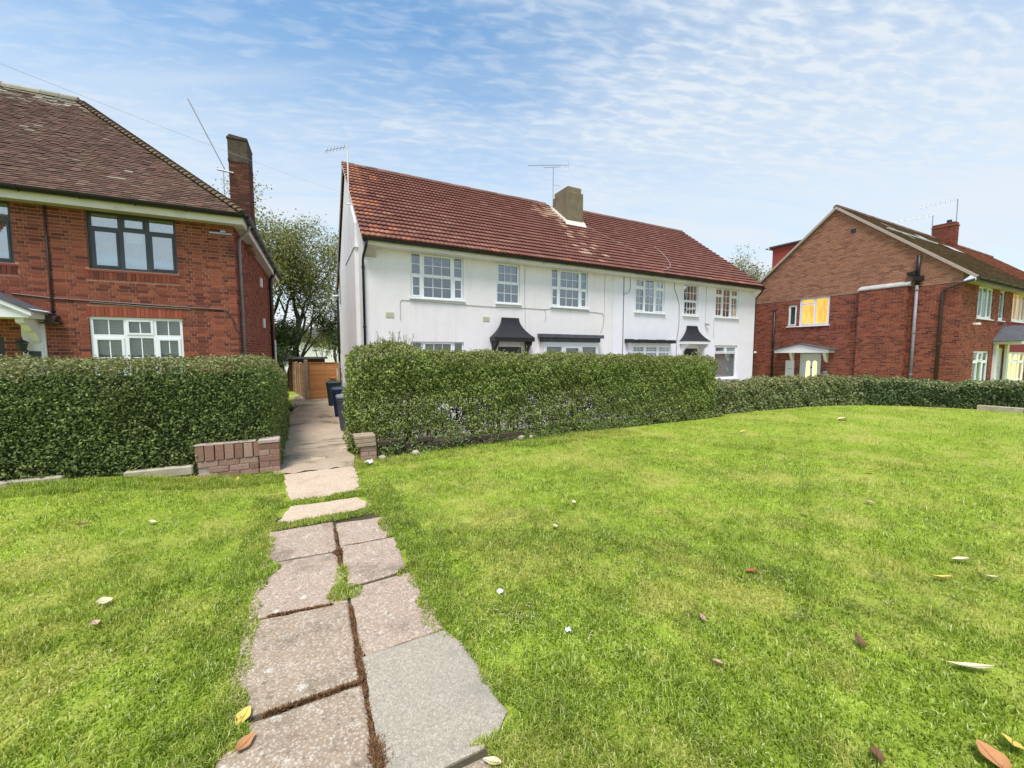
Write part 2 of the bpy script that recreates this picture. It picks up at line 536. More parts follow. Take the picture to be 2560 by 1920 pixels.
t = NT('timber')
g = t.noise(5.0, 6, 0.65, vec=t.mapped(t.pos(), (1.2, 1.2, 14)))
c = t.ramp(t.rnd(), [(0.0, (0.42, 0.185, 0.062)), (0.5, (0.50, 0.235, 0.085)), (1.0, (0.56, 0.28, 0.11))])
c = t.vary(c, g, 0.6, 1.3)
t.col(c, 0.8, 0.2)
MT['timber'] = t.m
t = NT('timber_old')
c = t.ramp(t.rnd(), [(0.0, (0.24, 0.13, 0.075)), (1.0, (0.36, 0.21, 0.125))])
t.col(t.vary(c, t.noise(5.0, 6, 0.65, vec=t.mapped(t.pos(), (9, 9, 1))), 0.6, 1.3), 0.9, 0.1)
MT['timber_old'] = t.m

def glass_mat(name, base, tint, fres=0.42):
    t = NT(name)
    t.t.nodes.remove(t.b)
    lw = t.n('ShaderNodeLayerWeight')
    lw.inputs['Blend'].default_value = 0.25
    f = t.math('ADD', t.math('MULTIPLY', lw.outputs['Fresnel'], fres), base, clamp=True)
    tr = t.n('ShaderNodeBsdfTransparent')
    tr.inputs['Color'].default_value = (*tint, 1)
    gl = t.n('ShaderNodeBsdfGlossy')
    gl.inputs['Roughness'].default_value = 0.02
    gl.inputs['Color'].default_value = (0.92, 0.96, 1.0, 1)
    bp = t.n('ShaderNodeBump')
    bp.inputs['Strength'].default_value = 0.05
    bp.inputs['Distance'].default_value = 0.02
    t.lk(t.noise(1.6, 2, 0.5), bp.inputs['Height'])
    t.lk(bp.outputs[0], gl.inputs['Normal'])
    ms = t.n('ShaderNodeMixShader')
    t.lk(f, ms.inputs[0])
    t.lk(tr.outputs[0], ms.inputs[1])
    t.lk(gl.outputs[0], ms.inputs[2])
    t.lk(ms.outputs[0], t.out.inputs[0])
    MT[name] = t.m
glass_mat('glass_mid', 0.13, (0.86, 0.90, 0.92))
glass_mat('glass', 0.06, (0.86, 0.90, 0.90))
glass_mat('glass_dull', 0.03, (0.86, 0.90, 0.90), 0.16)
glass_mat('glass_bright', 0.30, (0.86, 0.92, 0.92))
def lit_mat(name, c, s):
    t = NT(name)
    t.col(c, 0.8, 0.1)
    nz = t.mr(t.noise(2.2, 4, 0.6, vec=t.mapped(t.pos(), (4.5, 4.5, 0.8))), 0.3, 0.7)  # streaked emission paints the shading of curtain folds onto flat glowing parts
    t.setin(t.b.inputs['Emission Color'], t.mix(nz, (c[0] * 0.66, c[1] * 0.55, c[2] * 0.45), c))
    t.b.inputs['Emission Strength'].default_value = s
    MT[name] = t.m
lit_mat('lit_amber', (0.95, 0.52, 0.10), 0.52)
lit_mat('lit_cream', (0.98, 0.86, 0.40), 0.50)
lit_mat('lit_amber_dim', (0.70, 0.36, 0.08), 0.35)

# paving
def pave_mat(name, a, b, fleck, lich, lf, grit=75, dark=(0.10, 0.085, 0.06)):
    t = NT(name)
    c = t.mix(t.noise(3.0, 5, 0.6), a, b)
    v = t.voro(grit)
    c = t.mix(t.mr(v.outputs['Distance'], 0.15, 0.5, 0.75, 0.0), c, fleck)
    c = t.vary(c, t.noise(60, 4, 0.7), 0.62, 1.38)
    c = t.mix(t.mr(t.noise(1.9, 5, 0.7), 0.48, 0.72, 0, 0.62), c, dark)
    sp = t.noise(11, 4, 0.75)
    c = t.mix(t.mr(sp, 0.585, 0.70, 0, lf * 0.75), c, lich)
    c = t.mix(t.mr(t.noise(38, 4, 0.7), 0.56, 0.68, 0, lf * 0.6), c, lich)
    c = t.mix(t.mr(t.noise(30, 4, 0.7, vec=t.mapped(t.pos(), (1, 1, 1), (0.4, 0.2, 0.9))), 0.56, 0.68, 0, 0.55), c, dark)
    t.col(c, 0.95, 0.15)
    h = t.math('ADD', t.noise(100, 4, 0.7), t.math('MULTIPLY', t.noise(14, 4, 0.6), 1.2))
    t.bump(h, 0.55, 0.008)
    MT[name] = t.m
pave_mat('slab_pink', (0.335, 0.240, 0.178), (0.41, 0.312, 0.240), (0.54, 0.455, 0.385), (0.66, 0.62, 0.54), 0.85)
pave_mat('slab_brown', (0.275, 0.205, 0.142), (0.375, 0.290, 0.208), (0.55, 0.47, 0.385), (0.64, 0.60, 0.52), 0.9)
pave_mat('slab_grey', (0.315, 0.270, 0.208), (0.36, 0.312, 0.245), (0.51, 0.455, 0.38), (0.60, 0.56, 0.5), 0.3, 110, (0.24, 0.22, 0.19))
pave_mat('concrete_pale', (0.46, 0.34, 0.245), (0.56, 0.44, 0.33), (0.66, 0.54, 0.41), (0.66, 0.58, 0.46), 0.5, 60, (0.30, 0.22, 0.15))
t = NT('concrete_drive')
c = t.mix(t.noise(1.6, 5, 0.6), (0.32, 0.24, 0.175), (0.50, 0.40, 0.30))
c = t.vary(c, t.noise(45, 4, 0.7), 0.6, 1.4)
c = t.mix(t.mr(t.noise(0.95, 5, 0.65), 0.52, 0.66, 0, 0.75), c, (0.105, 0.085, 0.035))
c = t.mix(t.mr(t.noise(2.4, 4, 0.7), 0.60, 0.70, 0, 0.6), c, (0.42, 0.34, 0.26))
t.col(c, 0.95, 0.1).bump(t.noise(40, 5, 0.7), 0.6, 0.01)
MT['concrete_drive'] = t.m

# vegetation
def leafy(name, stops, lo=0.62, hi=1.3, clump=2.2, trans=0.30, rough=0.45, spec=0.35, tint=None):
    t = NT(name)
    c = t.ramp(t.rnd(), stops)
    c = t.vary(c, t.noise(clump, 4, 0.6), lo, hi)
    if tint:
        c = t.mix(t.mr(t.noise(tint[1], 4, 0.6), tint[2], tint[3], 0, tint[4]), c, tint[0])
    t.col(c, rough, spec)
    tl = t.n('ShaderNodeBsdfTranslucent')
    t.lk(t.mix(1.0, c, (1.15, 1.25, 0.55), 'MULTIPLY'), tl.inputs['Color'])
    ms = t.n('ShaderNodeMixShader')
    ms.inputs[0].default_value = trans
    t.lk(t.b.outputs[0], ms.inputs[1])
    t.lk(tl.outputs[0], ms.inputs[2])
    t.lk(ms.outputs[0], t.out.inputs[0])
    MT[name] = t.m
leafy('hedge_privet', [(0.0, (0.110, 0.149, 0.031)), (0.4, (0.190, 0.252, 0.059)), (0.8, (0.301, 0.351, 0.099)), (1.0, (0.461, 0.496, 0.189))], 0.75, 1.25, 1.4, 0.25, 0.55, 0.25, ((0.155, 0.145, 0.04), 1.1, 0.52, 0.72, 0.5))
leafy('hedge_dark', [(0.0, (0.068, 0.099, 0.024)), (0.45, (0.133, 0.185, 0.048)), (0.85, (0.212, 0.266, 0.077)), (1.0, (0.332, 0.349, 0.130))], 0.7, 1.3, 1.5, 0.22, 0.55, 0.25, ((0.13, 0.115, 0.045), 0.9, 0.54, 0.74, 0.5))
leafy('hedge_trim', [(0.0, (0.155, 0.155, 0.054)), (0.5, (0.243, 0.236, 0.095)), (1.0, (0.365, 0.338, 0.162))], 0.75, 1.25, 1.5, 0.22)
leafy('hedge_low', [(0.0, (0.103, 0.134, 0.044)), (0.5, (0.217, 0.251, 0.097)), (1.0, (0.364, 0.368, 0.185))], 0.7, 1.3, 1.5, 0.2)
leafy('hedge_low_dark', [(0.0, (0.050, 0.082, 0.027)), (0.5, (0.100, 0.148, 0.050)), (1.0, (0.188, 0.217, 0.091))], 0.7, 1.3, 1.5, 0.2)
leafy('tree_leaf', [(0.0, (0.128, 0.134, 0.048)), (0.5, (0.230, 0.237, 0.090)), (1.0, (0.379, 0.354, 0.160))], 0.7, 1.3, 0.5, 0.35)
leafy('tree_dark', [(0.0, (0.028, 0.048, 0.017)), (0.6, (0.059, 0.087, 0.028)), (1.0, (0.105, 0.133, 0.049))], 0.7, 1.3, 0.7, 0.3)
leafy('tree_yellow', [(0.0, (0.22, 0.19, 0.03)), (1.0, (0.40, 0.33, 0.05))], 0.7, 1.3, 0.7, 0.4)
leafy('tree_pale', [(0.0, (0.156, 0.137, 0.065)), (0.7, (0.247, 0.221, 0.098)), (1.0, (0.338, 0.312, 0.104))], 0.8, 1.2, 0.7, 0.35)
leafy('weed_leaf', [(0.0, (0.07, 0.11, 0.035)), (1.0, (0.16, 0.21, 0.09))], 0.8, 1.2, 3, 0.3)
leafy('yellow_weed', [(0.0, (0.30, 0.34, 0.06)), (1.0, (0.42, 0.46, 0.12))], 0.8, 1.2, 3, 0.3)
t = NT('moss_red')
t.col(t.vary(t.ramp(t.rnd(), [(0, (0.11, 0.048, 0.028)), (0.6, (0.19, 0.085, 0.05)), (1, (0.22, 0.18, 0.06))]), t.noise(9, 3), 0.6, 1.4), 0.95, 0.1)
MT['moss_red'] = t.m

# lawn: blades and the earth under them share the same broad patches
def lawn_cols(t, rnd):
    a = t.ramp(rnd, [(0.0, (0.075, 0.125, 0.008)), (0.32, (0.225, 0.320, 0.024)), (0.70, (0.375, 0.465, 0.070)), (0.9, (0.53, 0.58, 0.16)), (1.0, (0.74, 0.74, 0.40))])
    a = t.vary(a, t.noise(0.55, 4, 0.6), 0.78, 1.24)
    a = t.vary(a, t.noise(2.6, 3, 0.6), 0.78, 1.22)
    a = t.vary(a, t.noise(9, 4, 0.7), 0.66, 1.32)
    flat = t.mapped(t.pos(), (1, 1, 0))
    # older, yellower turf in patches of its own, and clover-dark ones
    dry = t.ramp(rnd, [(0, (0.33, 0.34, 0.06)), (0.6, (0.49, 0.49, 0.12)), (1, (0.68, 0.64, 0.28))])
    a = t.mix(t.mr(t.noise(0.9, 6, 0.74, vec=flat), 0.46, 0.63, 0, 0.85), a, dry)
    a = t.mix(t.mr(t.noise(4.5, 5, 0.7, vec=flat), 0.57, 0.68, 0, 0.7), a, dry)
    return t.mix(t.mr(t.noise(1.7, 4, 0.65, vec=t.mapped(t.pos(), (1, 1, 0), (0, 0, 1.1))), 0.58, 0.72, 0, 0.45), a, (0.135, 0.225, 0.018))
t = NT('grass_blade')
c = lawn_cols(t, t.rnd())
t.col(c, 0.5, 0.25)
tl = t.n('ShaderNodeBsdfTranslucent')
t.lk(t.mix(1.0, c, (1.2, 1.25, 0.5), 'MULTIPLY'), tl.inputs['Color'])
ms = t.n('ShaderNodeMixShader')
ms.inputs[0].default_value = 0.42
t.lk(t.b.outputs[0], ms.inputs[1]); t.lk(tl.outputs[0], ms.inputs[2]); t.lk(ms.outputs[0], t.out.inputs[0])
MT['grass_blade'] = t.m
t = NT('lawn_earth')
c = lawn_cols(t, t.noise(60, 3, 0.7))
c = t.vary(c, t.noise(25, 5, 0.7), 0.55, 1.05)
t.col(c, 1.0, 0.05).bump(t.noise(50, 4, 0.7), 0.8, 0.02)
MT['lawn_earth'] = t.m
leafy('hedge_fresh', [(0.0, (0.140, 0.154, 0.038)), (0.5, (0.211, 0.219, 0.064)), (1.0, (0.316, 0.300, 0.115))], 0.75, 1.25, 1.5, 0.25)
leafy('straw', [(0.0, (0.30, 0.31, 0.09)), (0.6, (0.40, 0.39, 0.15)), (1.0, (0.52, 0.48, 0.25))], 0.8, 1.2, 2, 0.2)
leafy('clump_dark', [(0.0, (0.085, 0.10, 0.02)), (1.0, (0.20, 0.20, 0.065))], 0.8, 1.2, 2, 0.2)

# ------------------------------------------------------------------ ground, drive, path, lawn
def ground_sheet():
    xs = np.concatenate([[-400, -150, -60, -25, -12], np.arange(-8, 24.01, 0.4), [26, 30, 40, 60, 150, 400]])
    ys = np.concatenate([[-400, -150, -60, -20, -8, -3], np.arange(-1, 14.01, 0.35), [16, 20, 26, 40, 80, 200, 500]])
    X, Y = np.meshgrid(xs, ys)
    Z = ground_z(X, Y) - 0.012 + 0.010 * vnoise(X, Y, 0, 1.6, 3) * (np.hypot(X, Y) < 22) * ((X < -0.6) | (X > 0.95))
    v = np.stack([X.ravel(), Y.ravel(), Z.ravel()], 1)
    nx = len(xs)
    i, j = np.meshgrid(np.arange(len(xs) - 1), np.arange(len(ys) - 1))
    a = (j * nx + i).ravel()
    f = np.stack([a, a + 1, a + nx + 1, a + nx], 1)
    return mesh_np('lawn', v, f, True)
tag(link('lawn', ground_sheet(), MT['lawn_earth']), kind='structure')

def slab(name, poly, z_off, th, mat, parent, r=0.012, tilt=(0, 0), jag=0.008, seed=0):
    """paving piece from an outline (list of xy) with broken edges and a worn arris"""
    rr = random.Random(seed)
    out = []
    n = len(poly)
    for k in range(n):
        a, b = poly[k], poly[(k + 1) % n]
        L = math.hypot(b[0] - a[0], b[1] - a[1])
        m = max(2, int(L / 0.07))
        for q in range(m):
            t_ = q / m
            j = jag * (1 if 0 < q else 0.6)
            out.append((a[0] + (b[0] - a[0]) * t_ + rr.uniform(-j, j), a[1] + (b[1] - a[1]) * t_ + rr.uniform(-j, j)))
    cx_ = sum(p[0] for p in out) / len(out)
    cy_ = sum(p[1] for p in out) / len(out)
    def zz(x, y, d):
        return gz(x, y) + z_off + d + tilt[0] * (x - cx_) + tilt[1] * (y - cy_)
    mb = MB()
    A = [mb.pt(x, y, zz(x, y, -th)) for x, y in out]
    B = [mb.pt(x, y, zz(x, y, -r * 0.6)) for x, y in out]
    def ins(x, y, k):
        d = math.hypot(x - cx_, y - cy_)
        return cx_ + (x - cx_) * (1 - k / d), cy_ + (y - cy_) * (1 - k / d)
    Cc = [mb.pt(*ins(x, y, r * 1.6), zz(*ins(x, y, r * 1.6), 0)) for x, y in out]
    n = len(out)
    for k in range(n):
        j = (k + 1) % n
        mb.f.append([A[k], A[j], B[j], B[k]])
        mb.f.append([B[k], B[j], Cc[j], Cc[k]])
    ctr = mb.pt(cx_, cy_, zz(cx_, cy_, 0))
    for k in range(n):
        mb.f.append([Cc[k], Cc[(k + 1) % n], ctr])
    return mb.build(name, mat, parent)

path = tag(link('path', None), kind='structure')
base = MB()
for y0 in np.arange(0.3, 4.1, 0.46):
    base.poly([(-0.30, y0, -0.004), (0.60, y0, -0.004), (0.60, y0 + 0.46, -0.004), (-0.30, y0 + 0.46, -0.004)])
base.build('joint_soil', MT['soil'], path)
SL = [  # outline, lift, material
    ([(-0.37, 0.62), (0.186, 0.64), (0.190, 1.28), (-0.36, 1.27)], 0.008, 'slab_brown'),
    ([(-0.40, 1.31), (0.190, 1.30), (0.194, 1.955), (-0.36, 1.96)], 0.010, 'slab_brown'),
    ([(-0.375, 1.995), (0.188, 1.978), (0.192, 2.665), (-0.375, 2.735)], 0.014, 'slab_brown'),
    ([(-0.365, 2.765), (0.190, 2.685), (0.190, 3.435), (-0.365, 3.465)], 0.009, 'slab_pink'),
    ([(-0.345, 3.485), (0.188, 3.45), (0.180, 4.065), (-0.33, 4.075)], 0.012, 'slab_pink'),
    ([(0.204, 0.66), (0.70, 0.66), (0.72, 0.98), (0.70, 1.36), (0.212, 1.36)], 0.006, 'slab_brown'),
    ([(0.210, 1.385), (0.62, 1.39), (0.75, 1.50), (0.72, 2.02), (0.66, 2.135), (0.212, 2.125)], 0.016, 'slab_grey'),
    ([(0.213, 2.140), (0.66, 2.150), (0.655, 2.68), (0.62, 2.87), (0.214, 2.83)], 0.011, 'slab_pink'),
    ([(0.214, 2.855), (0.62, 2.90), (0.64, 3.46), (0.210, 3.50)], 0.014, 'slab_pink'),
    ([(0.210, 3.53), (0.63, 3.51), (0.65, 3.98), (0.202, 4.02)], 0.009, 'slab_pink'),
]
for k, (pl, lift, m) in enumerate(SL):
    o = slab('paving_slab', pl, lift, 0.05, MT[m], path, 0.012, (random.uniform(-0.012, 0.012), random.uniform(-0.012, 0.012)), 0.007, k)
    if m == 'slab_grey':
        o['label'] = 'newer smooth grey slab at the near right of the path'
slab('concrete_strip', [(-0.29, 4.26), (0.30, 4.27), (0.60, 4.34), (0.47, 4.66), (0.10, 4.69), (-0.20, 4.70)], 0.008, 0.06, MT['concrete_pale'], path, 0.012, (0, 0), 0.014, 31)

drive = tag(link('driveway', None), kind='structure')
slab('concrete_apron', [(-0.17, 4.87), (0.48, 4.86), (0.56, 5.3), (0.58, 6.05), (-0.30, 6.0), (-0.24, 5.3)], 0.008, 0.06, MT['concrete_pale'], drive, 0.012, (0, 0), 0.02, 41)
def strip(name, ys, xl, xr, mat, dz):
    mb = MB()
    rows = []
    for y in ys:
        a, b = xl(y), xr(y)
        rows.append([mb.pt(a + (b - a) * k / 8, y + 0.05 * math.sin(k * 2.3) * float(1 - sstep((y - 6.0) / 0.5)), gz(a + (b - a) * k / 8, y) + dz - 0.020 * float(1 - sstep((y - 6.0) / 0.7)) + 0.004 * math.sin(5 * y + k)) for k in range(9)])
    for r0, r1 in zip(rows, rows[1:]):
        for k in range(8):
            mb.f.append([r0[k], r0[k + 1], r1[k + 1], r1[k]])
    return mb.build(name, mat, drive, True)
LX = lambda y: -0.42 - 0.012 * (y - 6)
RX = lambda y: 0.60 + 0.03 * math.sin(6 * y) + 1.02 * float(sstep((y - 7.3) / 0.9))
strip('concrete_bay', np.arange(6.03, 24.3, 0.15), LX, RX, MT['concrete_drive'], 0.030)
slab('concrete_patch', [(0.02, 6.60), (0.22, 6.58), (0.23, 6.72), (0.03, 6.74)], 0.036, 0.03, MT['concrete_pale'], drive, 0.006, (0, 0), 0.006, 51)
slab('concrete_lip', [(0.50, 7.32), (1.1, 7.75), (1.1, 8.05), (0.46, 7.52)], 0.040, 0.05, MT['concrete_pale'], drive, 0.01, (0, 0), 0.02, 52)

# boundary of the right lawn: the foot of the hedges
LBX = np.array([0.66, 0.95, 4.0, 7.0, 9.6, 11.0, 13.5, 15.6, 16.4, 17.3, 17.4])
LBY = np.array([6.35, 6.42, 6.62, 6.68, 6.70, 6.85, 6.60, 6.10, 5.60, 4.45, 3.2])
def in_lawn(x, y):
    e = 0.050 * vnoise(x, y, 0, 5.0, 5) + 0.040 * vnoise(x, y, 0, 15.0, 6)
    left = (x < -0.300 + 1.5 * e) & (y < 6.22)
    right = (x > 0.600 + 1.5 * e - 0.07 * (y > 4.1) + 0.11 * sstep((2.15 - y) / 0.2) * (y > 1.42)) & (y < np.interp(x, LBX, LBY)) & (x < 17.35)
    # corner bites and the joints that grass has closed
    gap = (((y > 4.085) & (y < 4.265)) | ((y > 4.70) & (y < 4.87))) & (x > -0.5) & (x < 0.7)
    nib = (x > 0.68 - 0.6 * (1.46 - y) + e) & (y < 1.46) & (x > 0.25)
    tuft = (np.hypot((x - 0.20) / 0.11, (y - 2.80) / 0.10) < 1 + 6 * e) | (np.hypot((x - 0.19) / 0.05, (y - 3.05) / 0.12) < 1 + 6 * e)
    tri = (x < -0.30 - 0.0 * y) & (y > 4.1) & (y < 6.2)
    strip_ = (x > 0.57 + e) & (x < 0.9) & (y > 5.9) & (y < 7.4 + 0.5 * (x - 0.6))
    return left | right | gap | nib | tuft | tri | strip_

def make_blades(x, y, z, h, w, lean, az, fine, curl=0.5):
    n = len(x)
    dx, dy = np.cos(az), np.sin(az)
    px_, py_ = -dy, dx
    b = np.stack([x, y, z], 1)
    side = np.stack([px_, py_, np.zeros(n)], 1)
    fwd = np.stack([dx, dy, np.zeros(n)], 1)
    up = np.array([0, 0, 1.0])
    tip = b + fwd * (h * np.sin(lean))[:, None] + up * (h * np.cos(lean))[:, None]
    hw = (w / 2)[:, None]
    if not fine:
        v = np.stack([b - side * hw, b + side * hw, tip], 1).reshape(-1, 3)
        f = np.arange(n * 3).reshape(-1, 3)
        return v, f, None
    l2 = lean * (1 - curl)
    mid = b + fwd * (0.55 * h * np.sin(l2))[:, None] + up * (0.55 * h * np.cos(l2))[:, None]
    v = np.stack([b - side * hw, b + side * hw, mid + side * hw * 0.8, mid - side * hw * 0.8, tip], 1).reshape(-1, 3)
    k = np.arange(n)[:, None] * 5
    q = k + np.array([[0, 1, 2, 3]])
    t3 = k + np.array([[3, 2, 4]])
    return v, q, t3

def scatter(n, r0, r1, power=1.0, th0=-40, th1=97):
    """points on the ground, thinning with distance from where one stands on the path"""
    u = rng.random(n)
    r = np.exp(np.log(r0) + u * (np.log(r1) - np.log(r0))) if power == 1.0 else r0 + u * (r1 - r0)
    th = R_(th0) + rng.random(n) * R_(th1 - th0)
    x, y = r * np.sin(th), r * np.cos(th)
    return x, y, r
V, Fq, Ft, base_i = [], [], [], 0
def add_blades(n, r0, r1, hh, ww, fine, rect=None):
    global base_i
    x, y, r = scatter(n, r0, r1)
    if rect:
        x, y = rng.uniform(rect[0], rect[1], n), rng.uniform(rect[2], rect[3], n)
        r = np.hypot(x, y)
    k = in_lawn(x, y)
    cl = vnoise(x, y, 0, 5.0, 1) * 0.5 + vnoise(x, y, 0, 13.0, 2) * 0.5
    k &= rng.random(n) < np.clip(0.78 + 0.55 * cl, 0.25, 1)
    x, y, r, cl = x[k], y[k], r[k], cl[k]
    m = len(x)
    edge = ((x > -0.6) & (x < 1.0)) * 1.0
    h = hh * (0.5 + 0.85 * rng.random(m)) * (1 + 0.75 * cl)
    inpath = (x > -0.43) & (x < 0.75) & (y < 4.95)
    h = np.where(inpath, h * 0.85, h)
    w = ww * (0.7 + 0.6 * rng.random(m)) * (0.6 + 0.16 * r)
    lean = np.abs(rng.normal(0.75, 0.45, m)).clip(0, 1.5)
    az = rng.random(m) * 2 * math.pi
    v, f, t3 = make_blades(x, y, ground_z(x, y) - 0.012 + 0.018 * inpath, h, w, lean, az, fine)
    V.append(v)
    (Fq if fine else Ft).append(f + base_i)
    if t3 is not None:
        Ft.append(t3 + base_i)
    base_i += len(v)
add_blades(290000, 0.95, 3.6, 0.031, 0.0054, True)
add_blades(300000, 3.2, 8.2, 0.037, 0.0050, False)
add_blades(230000, 7.6, 21.0, 0.046, 0.0036, False)
add_blades(90000, 1, 2, 0.034, 0.0042, True, (-0.55, 0.9, 0.9, 5.2))
add_blades(30000, 1, 2, 0.050, 0.0042, False, (-3.6, -0.3, 5.7, 6.24))
add_blades(30000, 1, 2, 0.055, 0.0042, False, (0.55, 6.0, 5.9, 6.75))
gm = mesh_np('grass', np.concatenate(V), [np.concatenate(Fq), np.concatenate(Ft)])
tag(link('grass', gm, MT['grass_blade']), 'short mown lawn grass with yellow patches around the path', 'grass', kind='stuff')

# cut grass left by the mower, in loose dry clumps
def clippings(name, mat, spots, per, label):
    VV, FF, bi = [], [], 0
    for (cx_, cy_, sx_, sy_, k) in spots:
        n = int(per * k)
        x = cx_ + rng.normal(0, sx_, n)
        y = cy_ + rng.normal(0, sy_, n)
        ok = in_lawn(x, y)
        x, y = x[ok], y[ok]
        n = len(x)
        if n == 0:
            continue
        r = np.hypot(x, y)
        v, f, t3 = make_blades(x, y, ground_z(x, y) + 0.008 + 0.018 * rng.random(n), 0.022 + 0.028 * rng.random(n), (0.0040 + 0.0012 * r) * (0.8 + 0.5 * rng.random(n)), 1.25 + 0.35 * rng.random(n), rng.random(n) * 6.28, False)
        VV.append(v); FF.append(f + bi); bi += len(v)
    tag(link(name, mesh_np(name, np.concatenate(VV), np.concatenate(FF)), mat), label, 'clippings', kind='stuff')
sp = []
for k in range(150):
    x, y, r = scatter(1, 3.2, 16)
    if x[0] > 0.75:
        sp.append((x[0], y[0], 0.05 + 0.02 * r[0], 0.025 + 0.008 * r[0], 1.0))
for (x, y, s, k) in [(1.05, 2.05, 0.14, 5), (2.2, 2.4, 0.20, 3), (4.7, 3.6, 0.25, 4), (5.6, 3.2, 0.25, 4), (3.6, 3.9, 0.22, 3), (1.15, 4.3, 0.14, 2), (-1.25, 4.55, 0.16, 2.5), (-1.0, 2.6, 0.2, 3), (7.5, 4.4, 0.4, 3), (1.6, 1.75, 0.2, 3), (3.1, 1.7, 0.2, 2)]:
    sp.append((x, y, s, s * 0.7, k * 0.9))
clippings('dry_clippings', MT['straw'], sp, 16, 'pale dry grass clippings lying in loose tufts on the lawn')
sp2 = []
for k in range(90):
    x, y, r = scatter(1, 2.5, 16)
    if x[0] > 0.8:
        sp2.append((x[0], y[0], 0.05 + 0.012 * r[0], 0.02 + 0.005 * r[0], 1.0))
clippings('damp_clippings', MT['clump_dark'], sp2, 30, 'dark damp clumps of cut grass on the right lawn')

# red moss in the joints of the path
VV, FF, bi = [], [], 0
def moss(p0, p1, wd, n, h=0.016):
    global bi
    t_ = rng.random(n)
    x = p0[0] + (p1[0] - p0[0]) * t_ + rng.normal(0, wd, n)
    y = p0[1] + (p1[1] - p0[1]) * t_ + rng.normal(0, wd, n)
    v, f, t3 = make_blades(x, y, np.full(n, 0.006), h * (0.6 + rng.random(n)), 0.005 + 0.006 * rng.random(n), 0.4 + rng.random(n) * 1.1, rng.random(n) * 6.28, False)
    VV.append(v); FF.append(f + bi); bi += len(v)
moss((0.195, 1.95), (0.20, 2.62), 0.0042, 1936, 0.015)
moss((0.195, 1.95), (0.205, 2.22), 0.0096, 1056, 0.018)
moss((-0.22, 1.97), (0.19, 1.965), 0.0048, 1496, 0.017)
moss((0.20, 1.48), (0.21, 1.62), 0.0156, 1320, 0.020)
moss((0.19, 0.8), (0.20, 1.95), 0.0048, 1408, 0.014)
moss((-0.25, 2.745), (0.10, 2.69), 0.0054, 792, 0.014)
moss((0.18, 3.1), (0.185, 3.9), 0.0060, 1056, 0.015)
moss((0.18, 3.38), (0.19, 3.44), 0.0168, 440, 0.019)
moss((-0.36, 1.29), (0.18, 1.30), 0.0048, 616, 0.013)
tag(link('joint_moss', mesh_np('joint_moss', np.concatenate(VV), np.concatenate(FF)), MT['moss_red']), 'red brown moss growing in the joints between the path slabs', 'moss', kind='stuff')

n_ = 9000
x = rng.uniform(0.95, 10.0, n_)
y = np.interp(x, LBX, LBY) - 0.02 + np.abs(rng.normal(0, 0.09, n_)) * rng.choice([-1, 1], n_)
x, y = x[rng.random(n_) < 0.5 + 0.5 * vnoise(x, y, 0, 3.3, 8)], y[:0] if False else y[rng.random(n_) < 2]

# the beds under the hedges and the paved front garden behind the right one
def sheet(name, xs, ys, dz, mat):
    X, Y = np.meshgrid(xs, ys)
    v = np.stack([X.ravel(), Y.ravel(), (ground_z(X, Y) + dz + 0.012 * vnoise(X, Y, 0, 6, 2)).ravel()], 1)
    i, j = np.meshgrid(np.arange(len(xs) - 1), np.arange(len(ys) - 1))
    a = (j * len(xs) + i).ravel()
    tag(link(name, mesh_np(name, v, np.stack([a, a + 1, a + len(xs) + 1, a + len(xs)], 1), True), mat), kind='structure')
sheet('soil_bed', np.arange(0.70, 9.9, 0.2), np.arange(6.62, 7.95, 0.12), 0.022, MT['soil'])
sheet('soil_bed', np.arange(-8, -0.44, 0.25), np.arange(6.36, 7.5, 0.15), 0.0, MT['soil'])
sheet('front_garden', np.arange(1.75, 21, 0.4), np.arange(7.9, 12.86, 0.3), 0.03, MT['garden_paving'])

